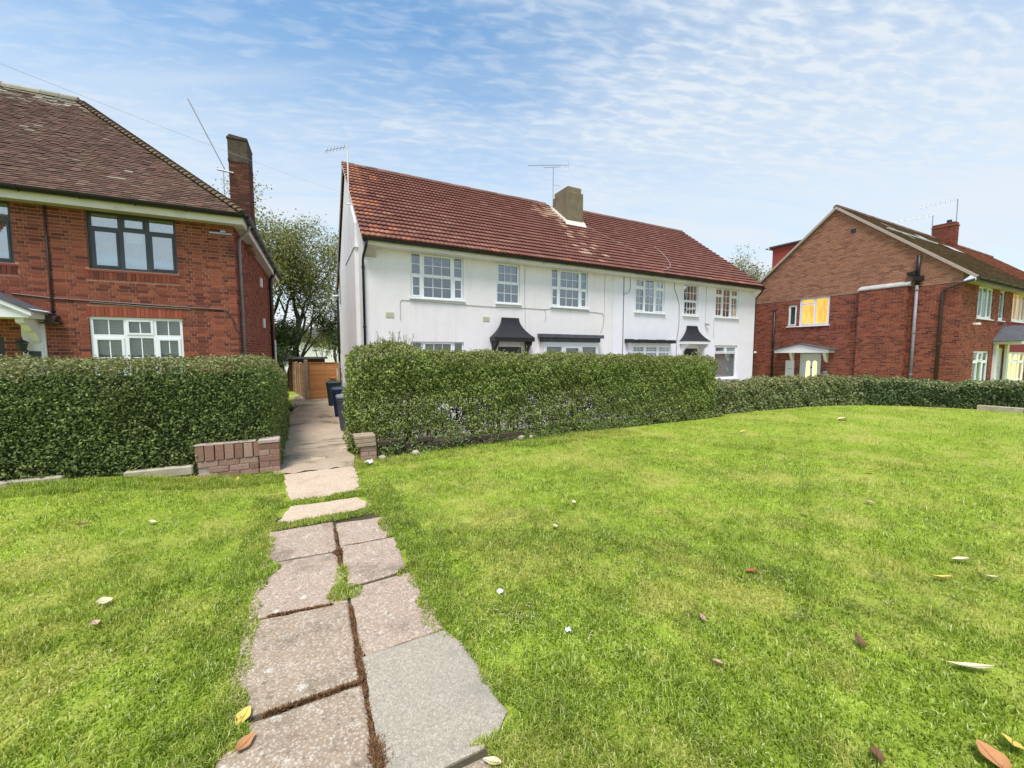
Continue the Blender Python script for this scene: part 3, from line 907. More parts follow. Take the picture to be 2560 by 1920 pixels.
# ------------------------------------------------------------------ brickwork, windows and other building parts
CAMV = Vector((0, 0, 1.6))
def brickwork(parent, fr, rect, holes, mat, singles=0, bond='flemish', clip=None, proud=0.009, keyf=None, depth=0.03, joint=0.015, course=0.075, seed=1, zoff=0.0):
    """bricks proud of the mortar plane of `parent`; the nearest ones as objects, the rest joined"""
    rr = random.Random(seed)
    u0, u1, z0, z1 = rect
    L = []
    row = 0
    z = z0
    st, hd = 0.215, 0.1025
    while z < z1 - 0.02:
        za, zb = z + joint / 2, min(z + course - joint / 2, z1)
        a, b = u0, u1
        if clip:
            a, b = clip((za + zb) / 2, u0, u1)
        iv = [(a, b)]
        for h in holes:
            if h[2] < zb - 0.02 and h[3] > za + 0.02:
                nv = []
                for p, q in iv:
                    if h[1] <= p or h[0] >= q:
                        nv.append((p, q)); continue
                    if h[0] > p: nv.append((p, h[0]))
                    if h[1] < q: nv.append((h[1], q))
                iv = nv
        u = u0 - (0.17 if row % 2 else 0.0) if bond != 'stretcher' else u0 - 0.113 * (row % 2) - rr.uniform(0, 0.06)
        k = row % 2
        while u < u1:
            ln = st if (bond == 'stretcher' or k % 2 == 0) else hd
            if bond == 'stretcher' and u == u0 and row % 2:
                ln = st
            for p, q in iv:
                pa, pb = max(u, p), min(u + ln, q)
                if pb - pa > 0.02:
                    L.append((pa, pb, za, zb, abs(pb - pa - ln) < 1e-6, ln == st))
            u += ln + joint
            k += 1
        row += 1
        z += course
    idx = []
    if singles:
        cand = [i for i, b in enumerate(L) if b[4] and (keyf is None or keyf(b) is not None)]
        cand.sort(key=(lambda i: keyf(L[i])) if keyf else (lambda i: (fr.p(L[i][0], 0, L[i][2]) - CAMV).length))
        idx = cand[:singles]
    pick = set(idx)
    meshes = {}
    for i in idx:
        b = L[i]
        if b[5] not in meshes:
            mb = MB(Frame((0, 0, 0), fr.u, fr.n))
            w, h = b[1] - b[0], b[3] - b[2]
            mb.box(0, w, -depth, proud, 0, h)
            me = bpy.data.meshes.new('brick')
            me.from_pydata(mb.v, [], mb.f)
            me.materials.append(mat)
            meshes[b[5]] = me
        link('brick', meshes[b[5]], None, parent, fr.p(b[0], rr.uniform(-0.003, 0.003), b[2]))
    rest = [b for i, b in enumerate(L) if i not in pick]
    if rest:
        A = np.array([(b[0], b[1], b[2], b[3]) for b in rest])
        n = len(A)
        pr = proud + rng.uniform(-0.003, 0.003, n)
        U = np.array(fr.u); N = np.array(fr.n); O = np.array(fr.o)
        def P(u, nn, z):
            return O + u[:, None] * U + nn[:, None] * N + np.stack([0 * z, 0 * z, z], 1)
        bk = np.full(n, -depth)
        v = np.stack([P(A[:, 0], pr, A[:, 2]), P(A[:, 1], pr, A[:, 2]), P(A[:, 1], pr, A[:, 3]), P(A[:, 0], pr, A[:, 3]),
                      P(A[:, 0], bk, A[:, 2]), P(A[:, 1], bk, A[:, 2]), P(A[:, 1], bk, A[:, 3]), P(A[:, 0], bk, A[:, 3])], 1).reshape(-1, 3)
        q = np.array([[0, 1, 2, 3], [0, 4, 5, 1], [1, 5, 6, 2], [2, 6, 7, 3], [3, 7, 4, 0]])
        f = (np.arange(n)[:, None, None] * 8 + q[None]).reshape(-1, 4)
        tag(link('brickwork', mesh_np('brickwork', v, f), mat, parent), kind='stuff')

def soldier_row(parent, fr, u0, u1, z0, z1, mat, proud=0.014, pitch=0.078):
    n = int(round((u1 - u0) / pitch))
    mb = MB(Frame((0, 0, 0), fr.u, fr.n))
    w = (u1 - u0) / n
    mb.box(0, w - 0.011, -0.03, proud, 0, z1 - z0)
    me = bpy.data.meshes.new('soldier_brick')
    me.from_pydata(mb.v, [], mb.f)
    me.materials.append(mat)
    for k in range(n):
        link('soldier_brick', me, None, parent, fr.p(u0 + k * w, random.uniform(-0.003, 0.003), z0))

def wall_sheet(name, parent, fr, rect, holes, mat, reveal=0.10, extra=None, th=0.22):
    mb = MB(fr)
    for a, b, c, d in cells(rect, holes):
        mb.poly([(a, 0, c), (b, 0, c), (b, 0, d), (a, 0, d)])
        mb.poly([(b, -th, c), (a, -th, c), (a, -th, d), (b, -th, d)])
    for h in holes:
        a, b, c, d = h
        mb.poly([(a, 0, c), (a, 0, d), (a, -th, d), (a, -th, c)])
        mb.poly([(b, 0, d), (b, 0, c), (b, -th, c), (b, -th, d)])
        mb.poly([(a, 0, d), (b, 0, d), (b, -th, d), (a, -th, d)])
        mb.poly([(b, 0, c), (a, 0, c), (a, -th, c), (b, -th, c)])
    if extra:
        for p in extra:
            mb.poly(p)
    return mb.build(name, mat, parent)

def folded(fr, u0, u1, z0, z1, n0, amp=0.018, wave=0.085, seed=0):
    """hanging cloth with folds"""
    rr = random.Random(seed)
    m = max(6, int((u1 - u0) / 0.022))
    mb = MB(fr)
    lo, hi = [], []
    ph = rr.uniform(0, 6)
    for k in range(m + 1):
        u = u0 + (u1 - u0) * k / m
        n = n0 + amp * math.sin(2 * math.pi * u / wave + ph) + 0.4 * amp * math.sin(2 * math.pi * u / (wave * 2.7) + 1 + ph)
        lo.append(mb.pt(u, n * 1.0, z0)); hi.append(mb.pt(u, n0 + (n - n0) * 0.6, z1))
    for k in range(m):
        mb.f.append([lo[k], lo[k + 1], hi[k + 1], hi[k]])
    return mb

def window(parent, fr, rect, lights, frame_m='upvc', set_back=0.05, back='net', back_m='net_grey', sill='upvc', glass='glass', ft=0.055, label=None, bar=0.020, bar_m=None, room_m='interior_dark', seed=0, sill_out=0.07):
    """lights: (fu0,fu1,fz0,fz1,nx,ny,sash) in fractions of the rect; panes, bars and sashes are real pieces"""
    u0, u1, z0, z1 = rect
    W, H = u1 - u0, z1 - z0
    e = 0.004
    bar_m = bar_m or frame_m
    LR = []
    for (a, b, c, d, nx, ny, s) in lights:
        LR.append((u0 + a * W, u0 + b * W, z0 + c * H, z0 + d * H, nx, ny, s))
    mb = MB(fr)
    for a, b, c, d in cells((u0 + e, u1 - e, z0 + e, z1 - e), [l[:4] for l in LR]):
        mb.box(a, b, -set_back - 0.055, -set_back, c, d)
    win = mb.build('window', MT[frame_m], parent)
    if label:
        win['label'] = label
    for (a, b, c, d, nx, ny, s) in LR:
        g = [a, b, c, d]
        if s > 0:
            m2 = MB(fr)
            g = [a + s, b - s, c + s, d - s]
            for q in cells((a, b, c, d), [tuple(g)]):
                m2.box(q[0], q[1], -set_back - 0.045, -set_back + 0.012, q[2], q[3])
            m2.build('sash', MT[frame_m], win)
        gw, gh = (g[1] - g[0]) / nx, (g[3] - g[2]) / ny
        if nx > 1 or ny > 1:
            m3 = MB(fr)
            for k in range(1, nx):
                u = g[0] + k * gw
                m3.box(u - bar / 2, u + bar / 2, -set_back - 0.040, -set_back - 0.006, g[2], g[3])
            for k in range(1, ny):
                z = g[2] + k * gh
                m3.box(g[0], g[1], -set_back - 0.038, -set_back - 0.008, z - bar / 2, z + bar / 2)
            m3.build('glazing_bars', MT[bar_m], win)
        for i in range(nx):
            for j in range(ny):
                m4 = MB(fr)
                m4.box(g[0] + i * gw, g[0] + (i + 1) * gw, -set_back - 0.028, -set_back - 0.022, g[2] + j * gh, g[2] + (j + 1) * gh)
                m4.build('pane', MT[glass], win)
    if sill:
        ms_ = MB(fr)
        ms_.prism([(-set_back - 0.02, z0 - 0.002), (sill_out, z0 - 0.022), (sill_out, z0 - 0.055), (-set_back - 0.02, z0 - 0.055)], 0, u0 - 0.05, u1 + 0.05)
        ms_.build('sill', MT[sill], win)
    nb = -set_back - 0.12
    if back == 'net':
        folded(fr, u0 + 0.01, u1 - 0.01, z0, z1, nb, seed=seed).build('curtain', MT[back_m], win, True)
    elif back == 'lit':
        m5 = MB(fr)
        m5.box(u0, u1, nb - 0.03, nb - 0.02, z0, z1)
        m5.build('lit_blind', MT[back_m], win)
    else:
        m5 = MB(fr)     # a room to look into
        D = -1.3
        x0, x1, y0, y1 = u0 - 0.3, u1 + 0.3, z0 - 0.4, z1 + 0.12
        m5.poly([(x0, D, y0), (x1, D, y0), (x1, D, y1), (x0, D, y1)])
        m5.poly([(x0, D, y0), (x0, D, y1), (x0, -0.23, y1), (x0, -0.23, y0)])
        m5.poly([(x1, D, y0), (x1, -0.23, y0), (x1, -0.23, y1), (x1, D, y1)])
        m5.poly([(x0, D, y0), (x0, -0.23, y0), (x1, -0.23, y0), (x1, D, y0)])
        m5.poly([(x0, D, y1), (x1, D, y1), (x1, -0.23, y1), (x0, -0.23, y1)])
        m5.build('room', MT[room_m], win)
        if back == 'drapes':
            wd = 0.20 * W
            folded(fr, u0, u0 + wd, z0, z1, nb, 0.025, 0.09, seed).build('curtain', MT[back_m], win, True)
            folded(fr, u1 - wd, u1, z0, z1, nb, 0.025, 0.09, seed + 1).build('curtain', MT[back_m], win, True)
        elif back == 'slats':
            m6 = MB(fr)
            z = z0 + 0.02
            while z < z1:
                m6.poly([(u0, nb - 0.012, z), (u1, nb - 0.012, z), (u1, nb + 0.012, z + 0.038), (u0, nb + 0.012, z + 0.038)])
                z += 0.045
            m6.build('blind', MT[back_m], win)
        elif back == 'vertical':
            m6 = MB(fr)
            u = u0
            while u < u1 - 0.04:
                m6.poly([(u, nb - 0.02, z0), (u + 0.085, nb + 0.02, z0), (u + 0.085, nb + 0.02, z1), (u, nb - 0.02, z1)])
                u += 0.088
            m6.build('blind', MT[back_m], win)
    return win

def gutter(parent, pts, r, mat, name='gutter', brackets=0.9):
    """half-round gutter along a level run"""
    a, b = Vector(pts[0]), Vector(pts[1])
    d = (b - a).normalized()
    side = d.cross(Vector((0, 0, 1))).normalized()
    mb = MB()
    ring = []
    for P in (a, b):
        rr_ = []
        for k in range(9):
            an = math.pi * k / 8
            rr_.append(mb.pt(*(P + side * (math.cos(an) * r) - Vector((0, 0, math.sin(an) * r)))))
        for k in range(8, -1, -1):
            an = math.pi * k / 8
            rr_.append(mb.pt(*(P + side * (math.cos(an) * r * 0.86) - Vector((0, 0, math.sin(an) * r * 0.86)))))
        ring.append(rr_)
    n = len(ring[0])
    for k in range(n):
        mb.f.append([ring[0][k], ring[0][(k + 1) % n], ring[1][(k + 1) % n], ring[1][k]])
    for rg in ring:                                   # stop ends
        mb.f.append(rg[:9])
    g = mb.build(name, mat, parent)
    L = (b - a).length
    m2 = MB()
    for k in range(1, int(L / brackets)):
        P = a + d * (k * brackets)
        m2.tube([P + side * (r + 0.006) + Vector((0, 0, 0.0)), P + side * (r * 0.7) - Vector((0, 0, r * 0.75)), P - Vector((0, 0, r + 0.01)), P - side * (r * 0.7) - Vector((0, 0, r * 0.75)), P - side * (r + 0.006)], 0.012, 5)
    if m2.v:
        m2.build('gutter_brackets', mat, g)
    return g

def pipe(parent, pts, r, mat, name='downpipe', collars=True):
    mb = MB()
    mb.tube(pts, r, 10)
    o = mb.build(name, mat, parent, True)
    if collars:
        a, b = Vector(pts[-2]), Vector(pts[-1])
        L = (b - a).length
        for k in range(0, int(L / 1.75) + 1):
            p = a + (b - a).normalized() * (0.15 + 1.75 * k)
            if (p - a).length < L - 0.1:
                MB().tube([p, p + (b - a).normalized() * 0.07], r * 1.3, 10).build('pipe_collar', mat, o)
    return o

# ------------------------------------------------------------------ the white pair of houses in the middle
WH = thing('semi_detached_house', 'white rendered two-storey pair of houses with long red pantiled roof and brown chimney', 'house', (11.2, 17.7, -0.66))
WX0, WX1, WY, WYB, EZ = 1.66, 20.82, 12.85, 22.55, 4.93
FW = Frame((0, WY, 0), (1, 0, 0), (0, -1, 0))
OPEN_L = [(3.04, 4.81, 3.40, 4.79), (6.03, 6.96, 3.40, 4.79), (8.30, 10.01, 3.40, 4.79), (3.04, 4.80, 0.62, 2.00), (6.08, 7.02, -0.35, 1.86)]
OPEN_R = [(12.50, 14.26, 3.40, 4.79), (15.48, 16.46, 3.38, 4.79), (17.68, 19.46, 3.40, 4.79), (17.74, 19.52, 0.40, 2.03), (15.60, 16.52, -0.45, 1.86)]
wl = wall_sheet('wall', WH, FW, (WX0, 11.30, -0.8, 4.95), OPEN_L, MT['render_cream'])
wl['label'] = 'off-white rendered front of the left half'
wr = wall_sheet('wall', WH, FW, (11.305, WX1, -0.8, 4.95), OPEN_R, MT['render_white'])
wr['label'] = 'cooler white rendered front of the right half'
# gables and back
KP = 0.79                       # roof pitch
RY, RZ = 17.70, 9.06
mb = MB()
for X in (WX0, WX1):
    mb.poly([(X, WY, -0.8), (X, WYB, -0.8), (X, WYB, 4.95), (X, RY, 4.95 + KP * (RY - WY)), (X, WY, 4.95)])
mb.poly([(WX0, WYB, -0.8), (WX1, WYB, -0.8), (WX1, WYB, 4.95), (WX0, WYB, 4.95)])
mb.build('gable_wall', MT['render_gable'], WH)
mb = MB()
mb.box(1.54, WX0 - 0.002, 14.1, 17.1, -0.7, 5.05)
br = mb.build('chimney_breast', MT['render_gable'], WH)
mb = MB()
mb.prism([(14.35, 5.10), (16.9, 5.10), (16.9, 6.75), (15.3, 6.75), (14.35, 5.90)], 0, 1.585, WX0 - 0.002)
mb.build('upper_breast', MT['render_gable'], br)
mb = MB()
mb.box(1.52, WX0 - 0.003, 14.05, 17.15, 5.05, 5.10)
mb.build('weathering', MT['trim_white'], br)

# roof: battens sheet, pantiles in courses, ridge
roof = MB()
T0 = (12.46, 4.98)
def slope_pt(s, n=0.0):
    c = 1 / math.hypot(1, KP)
    return (T0[0] + s * c - n * KP * c, T0[1] + s * KP * c + n * c)
SLEN = (RY - T0[0]) * math.hypot(1, KP)
y1, z1 = slope_pt(SLEN, -0.02)
y0, z0 = slope_pt(0.03, -0.02)
roof.poly([(WX0 - 0.10, y0, z0), (WX1 + 0.10, y0, z0), (WX1 + 0.10, y1, z1), (WX0 - 0.10, y1, z1)])
roof.poly([(WX0 - 0.10, y1, z1), (WX1 + 0.10, y1, z1), (WX1 + 0.10, 2 * RY - T0[0], T0[1]), (WX0 - 0.10, 2 * RY - T0[0], T0[1])])
rf = roof.build('roof', MT['tile_red'], WH)
def pantile_mesh(mat, w=0.30, g=0.302, ln=0.345):
    c = 1 / math.hypot(1, KP)
    mb = MB()
    n = 8
    top, low, und = [], [], []
    for k in range(n + 1):
        x = w * k / n
        h = 0.020 * (0.5 - 0.5 * math.cos(2 * math.pi * x / (w / 2))) ** 0.85
        def P(s, nn):
            return (x, s * c - nn * KP * c, s * KP * c + nn * c)
        low.append(mb.pt(*P(0, 0.070 + h)))
        top.append(mb.pt(*P(ln, 0.010 + h)))
        und.append(mb.pt(*P(0.012, 0.004 + h * 0.6)))
    for k in range(n):
        mb.f.append([low[k], low[k + 1], top[k + 1], top[k]])
        mb.f.append([und[k], und[k + 1], low[k + 1], low[k]])
    me = bpy.data.meshes.new('roof_tile')
    me.from_pydata(mb.v, [], mb.f)
    me.materials.append(mat)
    return me
PM = {k: pantile_mesh(MT[k]) for k in ('tile_red', 'tile_orange', 'tile_lichen')}
NR = 22
g = SLEN / NR
x_a, x_b = WX0 - 0.11, WX1 + 0.11
NCOL = int(round((x_b - x_a) / 0.30))
tw = (x_b - x_a) / NCOL
tiles = []
rt = random.Random(5)
for r in range(NR):
    for c_ in range(NCOL):
        x = x_a + c_ * tw
        y, z = slope_pt(r * g)
        if 11.0 < x + 0.15 < 11.98 and y > 15.75 and r > 13:
            continue                                       # chimney stands here
        m = 'tile_red'
        d = x - x_a
        if d < 0.9 - 0.25 * math.sin(r * 1.7) and rt.random() < (0.85 if d < 0.4 else 0.45) and r not in (3, 4, 10):
            m = 'tile_orange'
        elif r == 0 and rt.random() < 0.05:
            m = 'tile_orange'
        # run-off from the stack has bleached a tail of tiles below and left of it
        q = abs((x - 10.9) - (y - 15.6) * 0.15)
        if (9.2 < x < 11.1 and y > 16.0 and rt.random() < 0.8 * (1 - (11.1 - x) / 2.2)) or (y < 15.8 and q < 0.5 + 0.10 * (15.8 - y) and rt.random() < 0.62 - 0.16 * (15.8 - y)):
            m = 'tile_lichen'
        tiles.append((x, y, z, m, (Vector((x, y, z)) - CAMV).length))
order = sorted(range(len(tiles)), key=lambda i: tiles[i][4])
single = set(order[:300])
for i in order[:300]:
    x, y, z, m, _ = tiles[i]
    link('roof_tile', PM[m], None, rf, (x, y + rt.uniform(-0.004, 0.004), z + rt.uniform(0, 0.006)), (rt.uniform(-0.006, 0.006), 0, rt.uniform(-0.006, 0.006)))
for m in PM:
    idx = [i for i in range(len(tiles)) if i not in single and tiles[i][3] == m]
    me = PM[m]
    bv = np.zeros(len(me.vertices) * 3); me.vertices.foreach_get('co', bv); bv = bv.reshape(-1, 3)
    bf = np.array([list(p.vertices) for p in me.polygons])
    offs = np.array([tiles[i][:3] for i in idx]) + rng.uniform(-0.004, 0.004, (len(idx), 3))
    v = (bv[None] + offs[:, None, :]).reshape(-1, 3)
    f = (bf[None] + (np.arange(len(idx)) * len(bv))[:, None, None]).reshape(-1, 4)
    tag(link('roof_tiling', mesh_np('roof_tiling', v, f), MT[m], rf), kind='stuff')
# ridge tiles
mb = MB()
for k in range(7):
    pass
def ridge_mesh(ln, r, mat, name='ridge_tile'):
    mb = MB()
    A, B = [], []
    for k in range(7):
        an = math.pi * (-0.08 + 1.16 * k / 6)
        A.append(mb.pt(0, math.cos(an) * r, math.sin(an) * r))
        B.append(mb.pt(ln, math.cos(an) * r * 1.05, math.sin(an) * r * 1.05))
    for k in range(6):
        mb.f.append([A[k], A[k + 1], B[k + 1], B[k]])
    mb.f.append(A); mb.f.append(B)
    me = bpy.data.meshes.new(name)
    me.from_pydata(mb.v, [], mb.f)
    me.materials.append(mat)
    return me
rm = ridge_mesh(0.455, 0.125, MT['ridge_tile'])
for k in range(int((x_b - x_a) / 0.45)):
    x = x_a + 0.45 * k
    if 10.9 < x + 0.2 < 12.0:
        continue
    link('ridge_tile', rm, None, rf, (x, RY, RZ + 0.02 + rt.uniform(-0.006, 0.006)), (0, 0, rt.uniform(-0.01, 0.01)))
# verges: cement strip under the edge tiles
for X in (x_a + 0.005, x_b - 0.045):
    mb = MB()
    ya, za = slope_pt(0.0, -0.03); yb, zb = slope_pt(SLEN, -0.03)
    mb.prism([(ya, za - 0.05), (yb, zb - 0.05), (yb, zb + 0.045), (ya, za + 0.045)], 0, X, X + 0.04)
    mb.prism([(2 * RY - ya, za - 0.05), (2 * RY - yb - 0.001, zb - 0.05), (2 * RY - yb - 0.001, zb + 0.045), (2 * RY - ya, za + 0.045)], 0, X, X + 0.04)
    mb.build('verge', MT['fascia_cream'] if X < 5 else MT['gutter_black'], rf)

# eaves
mb = MB()
mb.box(WX0 + 0.02, WX1 - 0.02, 12.56, 12.59, 4.80, 4.97)
mb.build('fascia', MT['fascia_cream'], WH)
mb = MB()
mb.box(WX0 + 0.02, WX1 - 0.02, 12.592, WY - 0.004, 4.80, 4.815)
mb.build('soffit', MT['trim_white'], WH)
for X in (WX0, WX1 - 0.34):
    mb = MB()
    mb.prism([(12.57, 4.79), (WY - 0.003, 4.50), (WY - 0.003, 4.795), (12.57, 4.795)], 0, X, X + 0.34)
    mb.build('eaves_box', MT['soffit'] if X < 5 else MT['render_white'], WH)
gutter(WH, ((WX0 - 0.08, 12.49, 4.975), (12.2, 12.49, 4.965)), 0.068, MT['gutter_black'])
gutter(WH, ((12.205, 12.49, 4.975), (WX1 + 0.10, 12.49, 4.955)), 0.09, MT['gutter_black'])
pipe(WH, [(WX0 + 0.05, 12.495, 4.90), (WX0 + 0.03, 12.53, 4.74), (WX0 - 0.02, 12.74, 4.52), (WX0 - 0.035, 12.79, 4.35), (WX0 - 0.035, 12.79, -0.6)], 0.036, MT['gutter_black'])
pipe(WH, [(WX0 - 0.06, WYB + 0.35, 5.0), (WX0 - 0.07, WYB + 0.05, 4.5), (WX0 - 0.07, WYB + 0.04, -0.6)], 0.055, MT['gutter_black'])
pipe(WH, [(WX1 + 0.03, 12.49, 4.90), (WX1 + 0.07, 12.60, 4.72), (WX1 + 0.07, 12.88, 4.45), (WX1 + 0.07, 12.92, -0.6)], 0.036, MT['gutter_black'])
pipe(WH, [(WX0 - 0.05, 21.2, 6.0), (WX0 - 0.05, 21.2, 4.0)], 0.02, MT['cable_dark'], 'conduit', False)

# windows, upper floor
LA = [(0.03, 0.175, 0.54, 0.975, 1, 2, 0), (0.02, 0.190, 0.025, 0.49, 1, 2, 0.045),
      (0.225, 0.775, 0.505, 0.985, 3, 2, 0.050), (0.245, 0.755, 0.03, 0.475, 3, 2, 0),
      (0.825, 0.97, 0.54, 0.975, 1, 2, 0), (0.810, 0.98, 0.025, 0.49, 1, 2, 0.045)]
LB = [(0.05, 0.95, 0.51, 0.98, 3, 2, 0.045), (0.06, 0.94, 0.03, 0.475, 3, 2, 0)]
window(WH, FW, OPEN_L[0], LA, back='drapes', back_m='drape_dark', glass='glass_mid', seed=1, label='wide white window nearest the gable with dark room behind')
window(WH, FW, OPEN_L[1], LB, back='net', back_m='net_grey', glass='glass_mid', seed=2)
window(WH, FW, OPEN_L[2], LA, back='net', back_m='net_grey', glass='glass_mid', seed=3)
LC = [(0.03, 0.31, 0.755, 0.98, 2, 1, 0.042), (0.03, 0.31, 0.03, 0.72, 2, 3, 0.042),
      (0.36, 0.64, 0.03, 0.98, 2, 4, 0),
      (0.69, 0.97, 0.755, 0.98, 2, 1, 0.042), (0.69, 0.97, 0.03, 0.72, 2, 3, 0.042)]
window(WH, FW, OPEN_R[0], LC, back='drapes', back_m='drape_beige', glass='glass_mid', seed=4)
window(WH, FW, OPEN_R[1], [(0.06, 0.94, 0.50, 0.97, 4, 2, 0), (0.05, 0.95, 0.03, 0.46, 4, 2, 0.042)], back='net', back_m='net_grey', glass='glass_mid', seed=5)
window(WH, FW, OPEN_R[2], LC, back='net', back_m='drape_peach', glass='glass', seed=6, label='white casement with peach curtains behind')
# ground floor
window(WH, FW, OPEN_L[3], LA, back='net', back_m='drape_beige', seed=7)
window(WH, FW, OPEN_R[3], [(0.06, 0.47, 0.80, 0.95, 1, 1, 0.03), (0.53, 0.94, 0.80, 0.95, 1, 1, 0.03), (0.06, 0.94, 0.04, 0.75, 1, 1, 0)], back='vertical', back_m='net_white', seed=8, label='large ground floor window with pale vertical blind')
def bay(x0, x1, d, head, fas_m, top_m, lights, zt, curtain, worn):
    FB = Frame((0, WY - d, 0), (1, 0, 0), (0, -1, 0))
    mb = MB()
    mb.box(x0 + 0.14, x0 + 0.19, WY - d, WY - 0.003, -0.7, head)
    mb.box(x1 - 0.19, x1 - 0.14, WY - d, WY - 0.003, -0.7, head)
    mb.box(x0 + 0.19, x1 - 0.19, WY - d, WY - 0.003, -0.7, 0.62)
    mb.box(x0 + 0.19, x1 - 0.19, WY - d - 0.005, WY - 0.003, head - 0.11, head)
    b = mb.build('bay', MT['trim_white'], WH)
    window(b, FB, (x0 + 0.19, x1 - 0.19, 0.62, head - 0.11), lights, back='net', back_m=curtain, set_back=0.01, seed=int(x0))
    mb = MB()
    n = 24
    prev = None
    zs = [zt + worn * (0.5 * math.sin(k * 1.9) + 0.5 * math.sin(k * 0.7 + 2)) for k in range(n + 1)]
    for tier, (ex, z_lo, z_hi) in enumerate(((0.0, zt - 0.125, None), (-0.10, head + 0.005, zt - 0.128))):
        A, B, Ct, Dd = [], [], [], []
        for k in range(n + 1):
            x = x0 - ex + (x1 - x0 + 2 * ex) * k / n
            top = zs[k] if z_hi is None else z_hi
            lo = z_lo + (worn * 0.6 * math.sin(k * 2.3) if z_hi is None else 0)
            yf = WY - d - 0.16 - ex
            A.append(mb.pt(x, yf, lo)); B.append(mb.pt(x, yf, top)); Ct.append(mb.pt(x, WY - 0.004, top + 0.02)); Dd.append(mb.pt(x, WY - 0.004, lo))
        for k in range(n):
            mb.f += [[A[k], A[k + 1], B[k + 1], B[k]], [B[k], B[k + 1], Ct[k + 1], Ct[k]], [A[k + 1], A[k], Dd[k], Dd[k + 1]]]
        mb.f += [[A[0], B[0], Ct[0], Dd[0]], [B[n], A[n], Dd[n], Ct[n]]]
    mb.build('bay_roof', MT[top_m], b)
LBAY = [(0.03, 0.30, 0.04, 0.95, 1, 1, 0), (0.36, 0.64, 0.04, 0.95, 1, 1, 0.05), (0.70, 0.97, 0.04, 0.95, 1, 1, 0)]
bay(7.70, 10.52, 0.25, 2.05, None, 'felt_grey', LBAY, 2.335, 'drape_beige', 0.0)
LBAY2 = [(0.03, 0.30, 0.80, 0.95, 3, 2, 0.02), (0.36, 0.64, 0.80, 0.95, 5, 2, 0.02), (0.70, 0.97, 0.80, 0.95, 3, 2, 0.02), (0.03, 0.30, 0.04, 0.76, 3, 4, 0), (0.36, 0.64, 0.04, 0.76, 5, 4, 0), (0.70, 0.97, 0.04, 0.76, 3, 4, 0)]
bay(11.96, 14.58, 0.25, 2.08, None, 'felt_black', LBAY2, 2.20, 'net_grey', 0.022)

# bell-cast door hoods
def hood(xc, zt, zb, mat, fas, dr, brk):
    m = 12
    mb = MB()
    rows = []
    for k in range(m + 1):
        t_ = k / m
        q = (1 - t_) ** 1.9
        w = 0.335 + 0.465 * q
        d = 0.07 + 0.38 * q
        z = zb + (zt - zb) * t_
        rows.append([mb.pt(xc - w, WY - 0.004, z), mb.pt(xc - w, WY - d, z), mb.pt(xc + w, WY - d, z), mb.pt(xc + w, WY - 0.004, z)])
    for a, b in zip(rows, rows[1:]):
        for k in range(3):
            mb.f.append([a[k], a[k + 1], b[k + 1], b[k]])
    mb.f.append(rows[-1])
    h = mb.build('door_hood', MT[mat], WH)
    mb = MB()
    mb.box(xc - 0.785, xc + 0.785, WY - 0.435, WY - 0.003, zb - 0.13, zb - 0.002)
    mb.build('hood_fascia', MT[fas], h)
    for s in (-1, 1):
        mb = MB()
        x = xc + s * 0.66
        mb.prism([(WY - 0.40, zb - 0.132), (WY - 0.003, zb - 0.132), (WY - 0.003, zb - 0.72), (WY - 0.08, zb - 0.66), (WY - 0.13, zb - 0.45), (WY - 0.26, zb - 0.30), (WY - 0.36, zb - 0.24)], 0, x - 0.05, x + 0.05)
        mb.build('bracket', MT[brk], h)
    mb = MB()
    mb.box(xc - 0.46, xc + 0.46, WY + 0.03, WY + 0.08, -0.5, 1.86)
    d_ = mb.build('door', MT[dr], WH)
    mb = MB()
    mb.box(xc - 0.30, xc + 0.30, WY + 0.022, WY + 0.029, 1.05, 1.55)
    mb.build('door_pane', MT['glass'], d_)
hood(6.55, 2.885, 2.17, 'felt_black', 'gutter_black', 'door_black', 'gutter_black')
hood(16.06, 2.90, 2.185, 'felt_black', 'trim_white', 'door_black', 'trim_white')

# chimney on the ridge
mb = MB()
mb.bbox(11.04, 11.98, 15.82, 17.05, 7.3, 9.15, 0.02)
ch = mb.build('chimney', MT['render_chimney'], WH)
mb = MB()
mb.bbox(11.10, 11.90, 15.86, 16.99, 9.152, 9.40, 0.03)
mb.build('chimney_cap', MT['render_chimney'], ch)
mb = MB()
yy, zz = slope_pt(0)
def rz(y): return T0[1] + KP * (y - T0[0])
mb.prism([(15.60, rz(15.60) + 0.03), (15.83, rz(15.83) + 0.03), (15.83, rz(15.83) + 0.20), (15.78, rz(15.78) + 0.16)], 0, 10.93, 12.07)
for s, X in ((-1, 11.04), (1, 11.98)):
    for k in range(8):
        ya = 15.75 + k * 0.165
        mb.prism([(ya, rz(ya) + 0.02), (ya + 0.164, rz(ya + 0.164) + 0.02), (ya + 0.164, rz(ya + 0.164) + 0.19), (ya, rz(ya) + 0.16 + 0.03 * (k % 2))], 0, min(X, X + s * (0.09 + 0.02 * (k % 3))), max(X, X + s * (0.09 + 0.02 * (k % 3))))
mb.build('flaunching', MT['mortar_white'], ch)

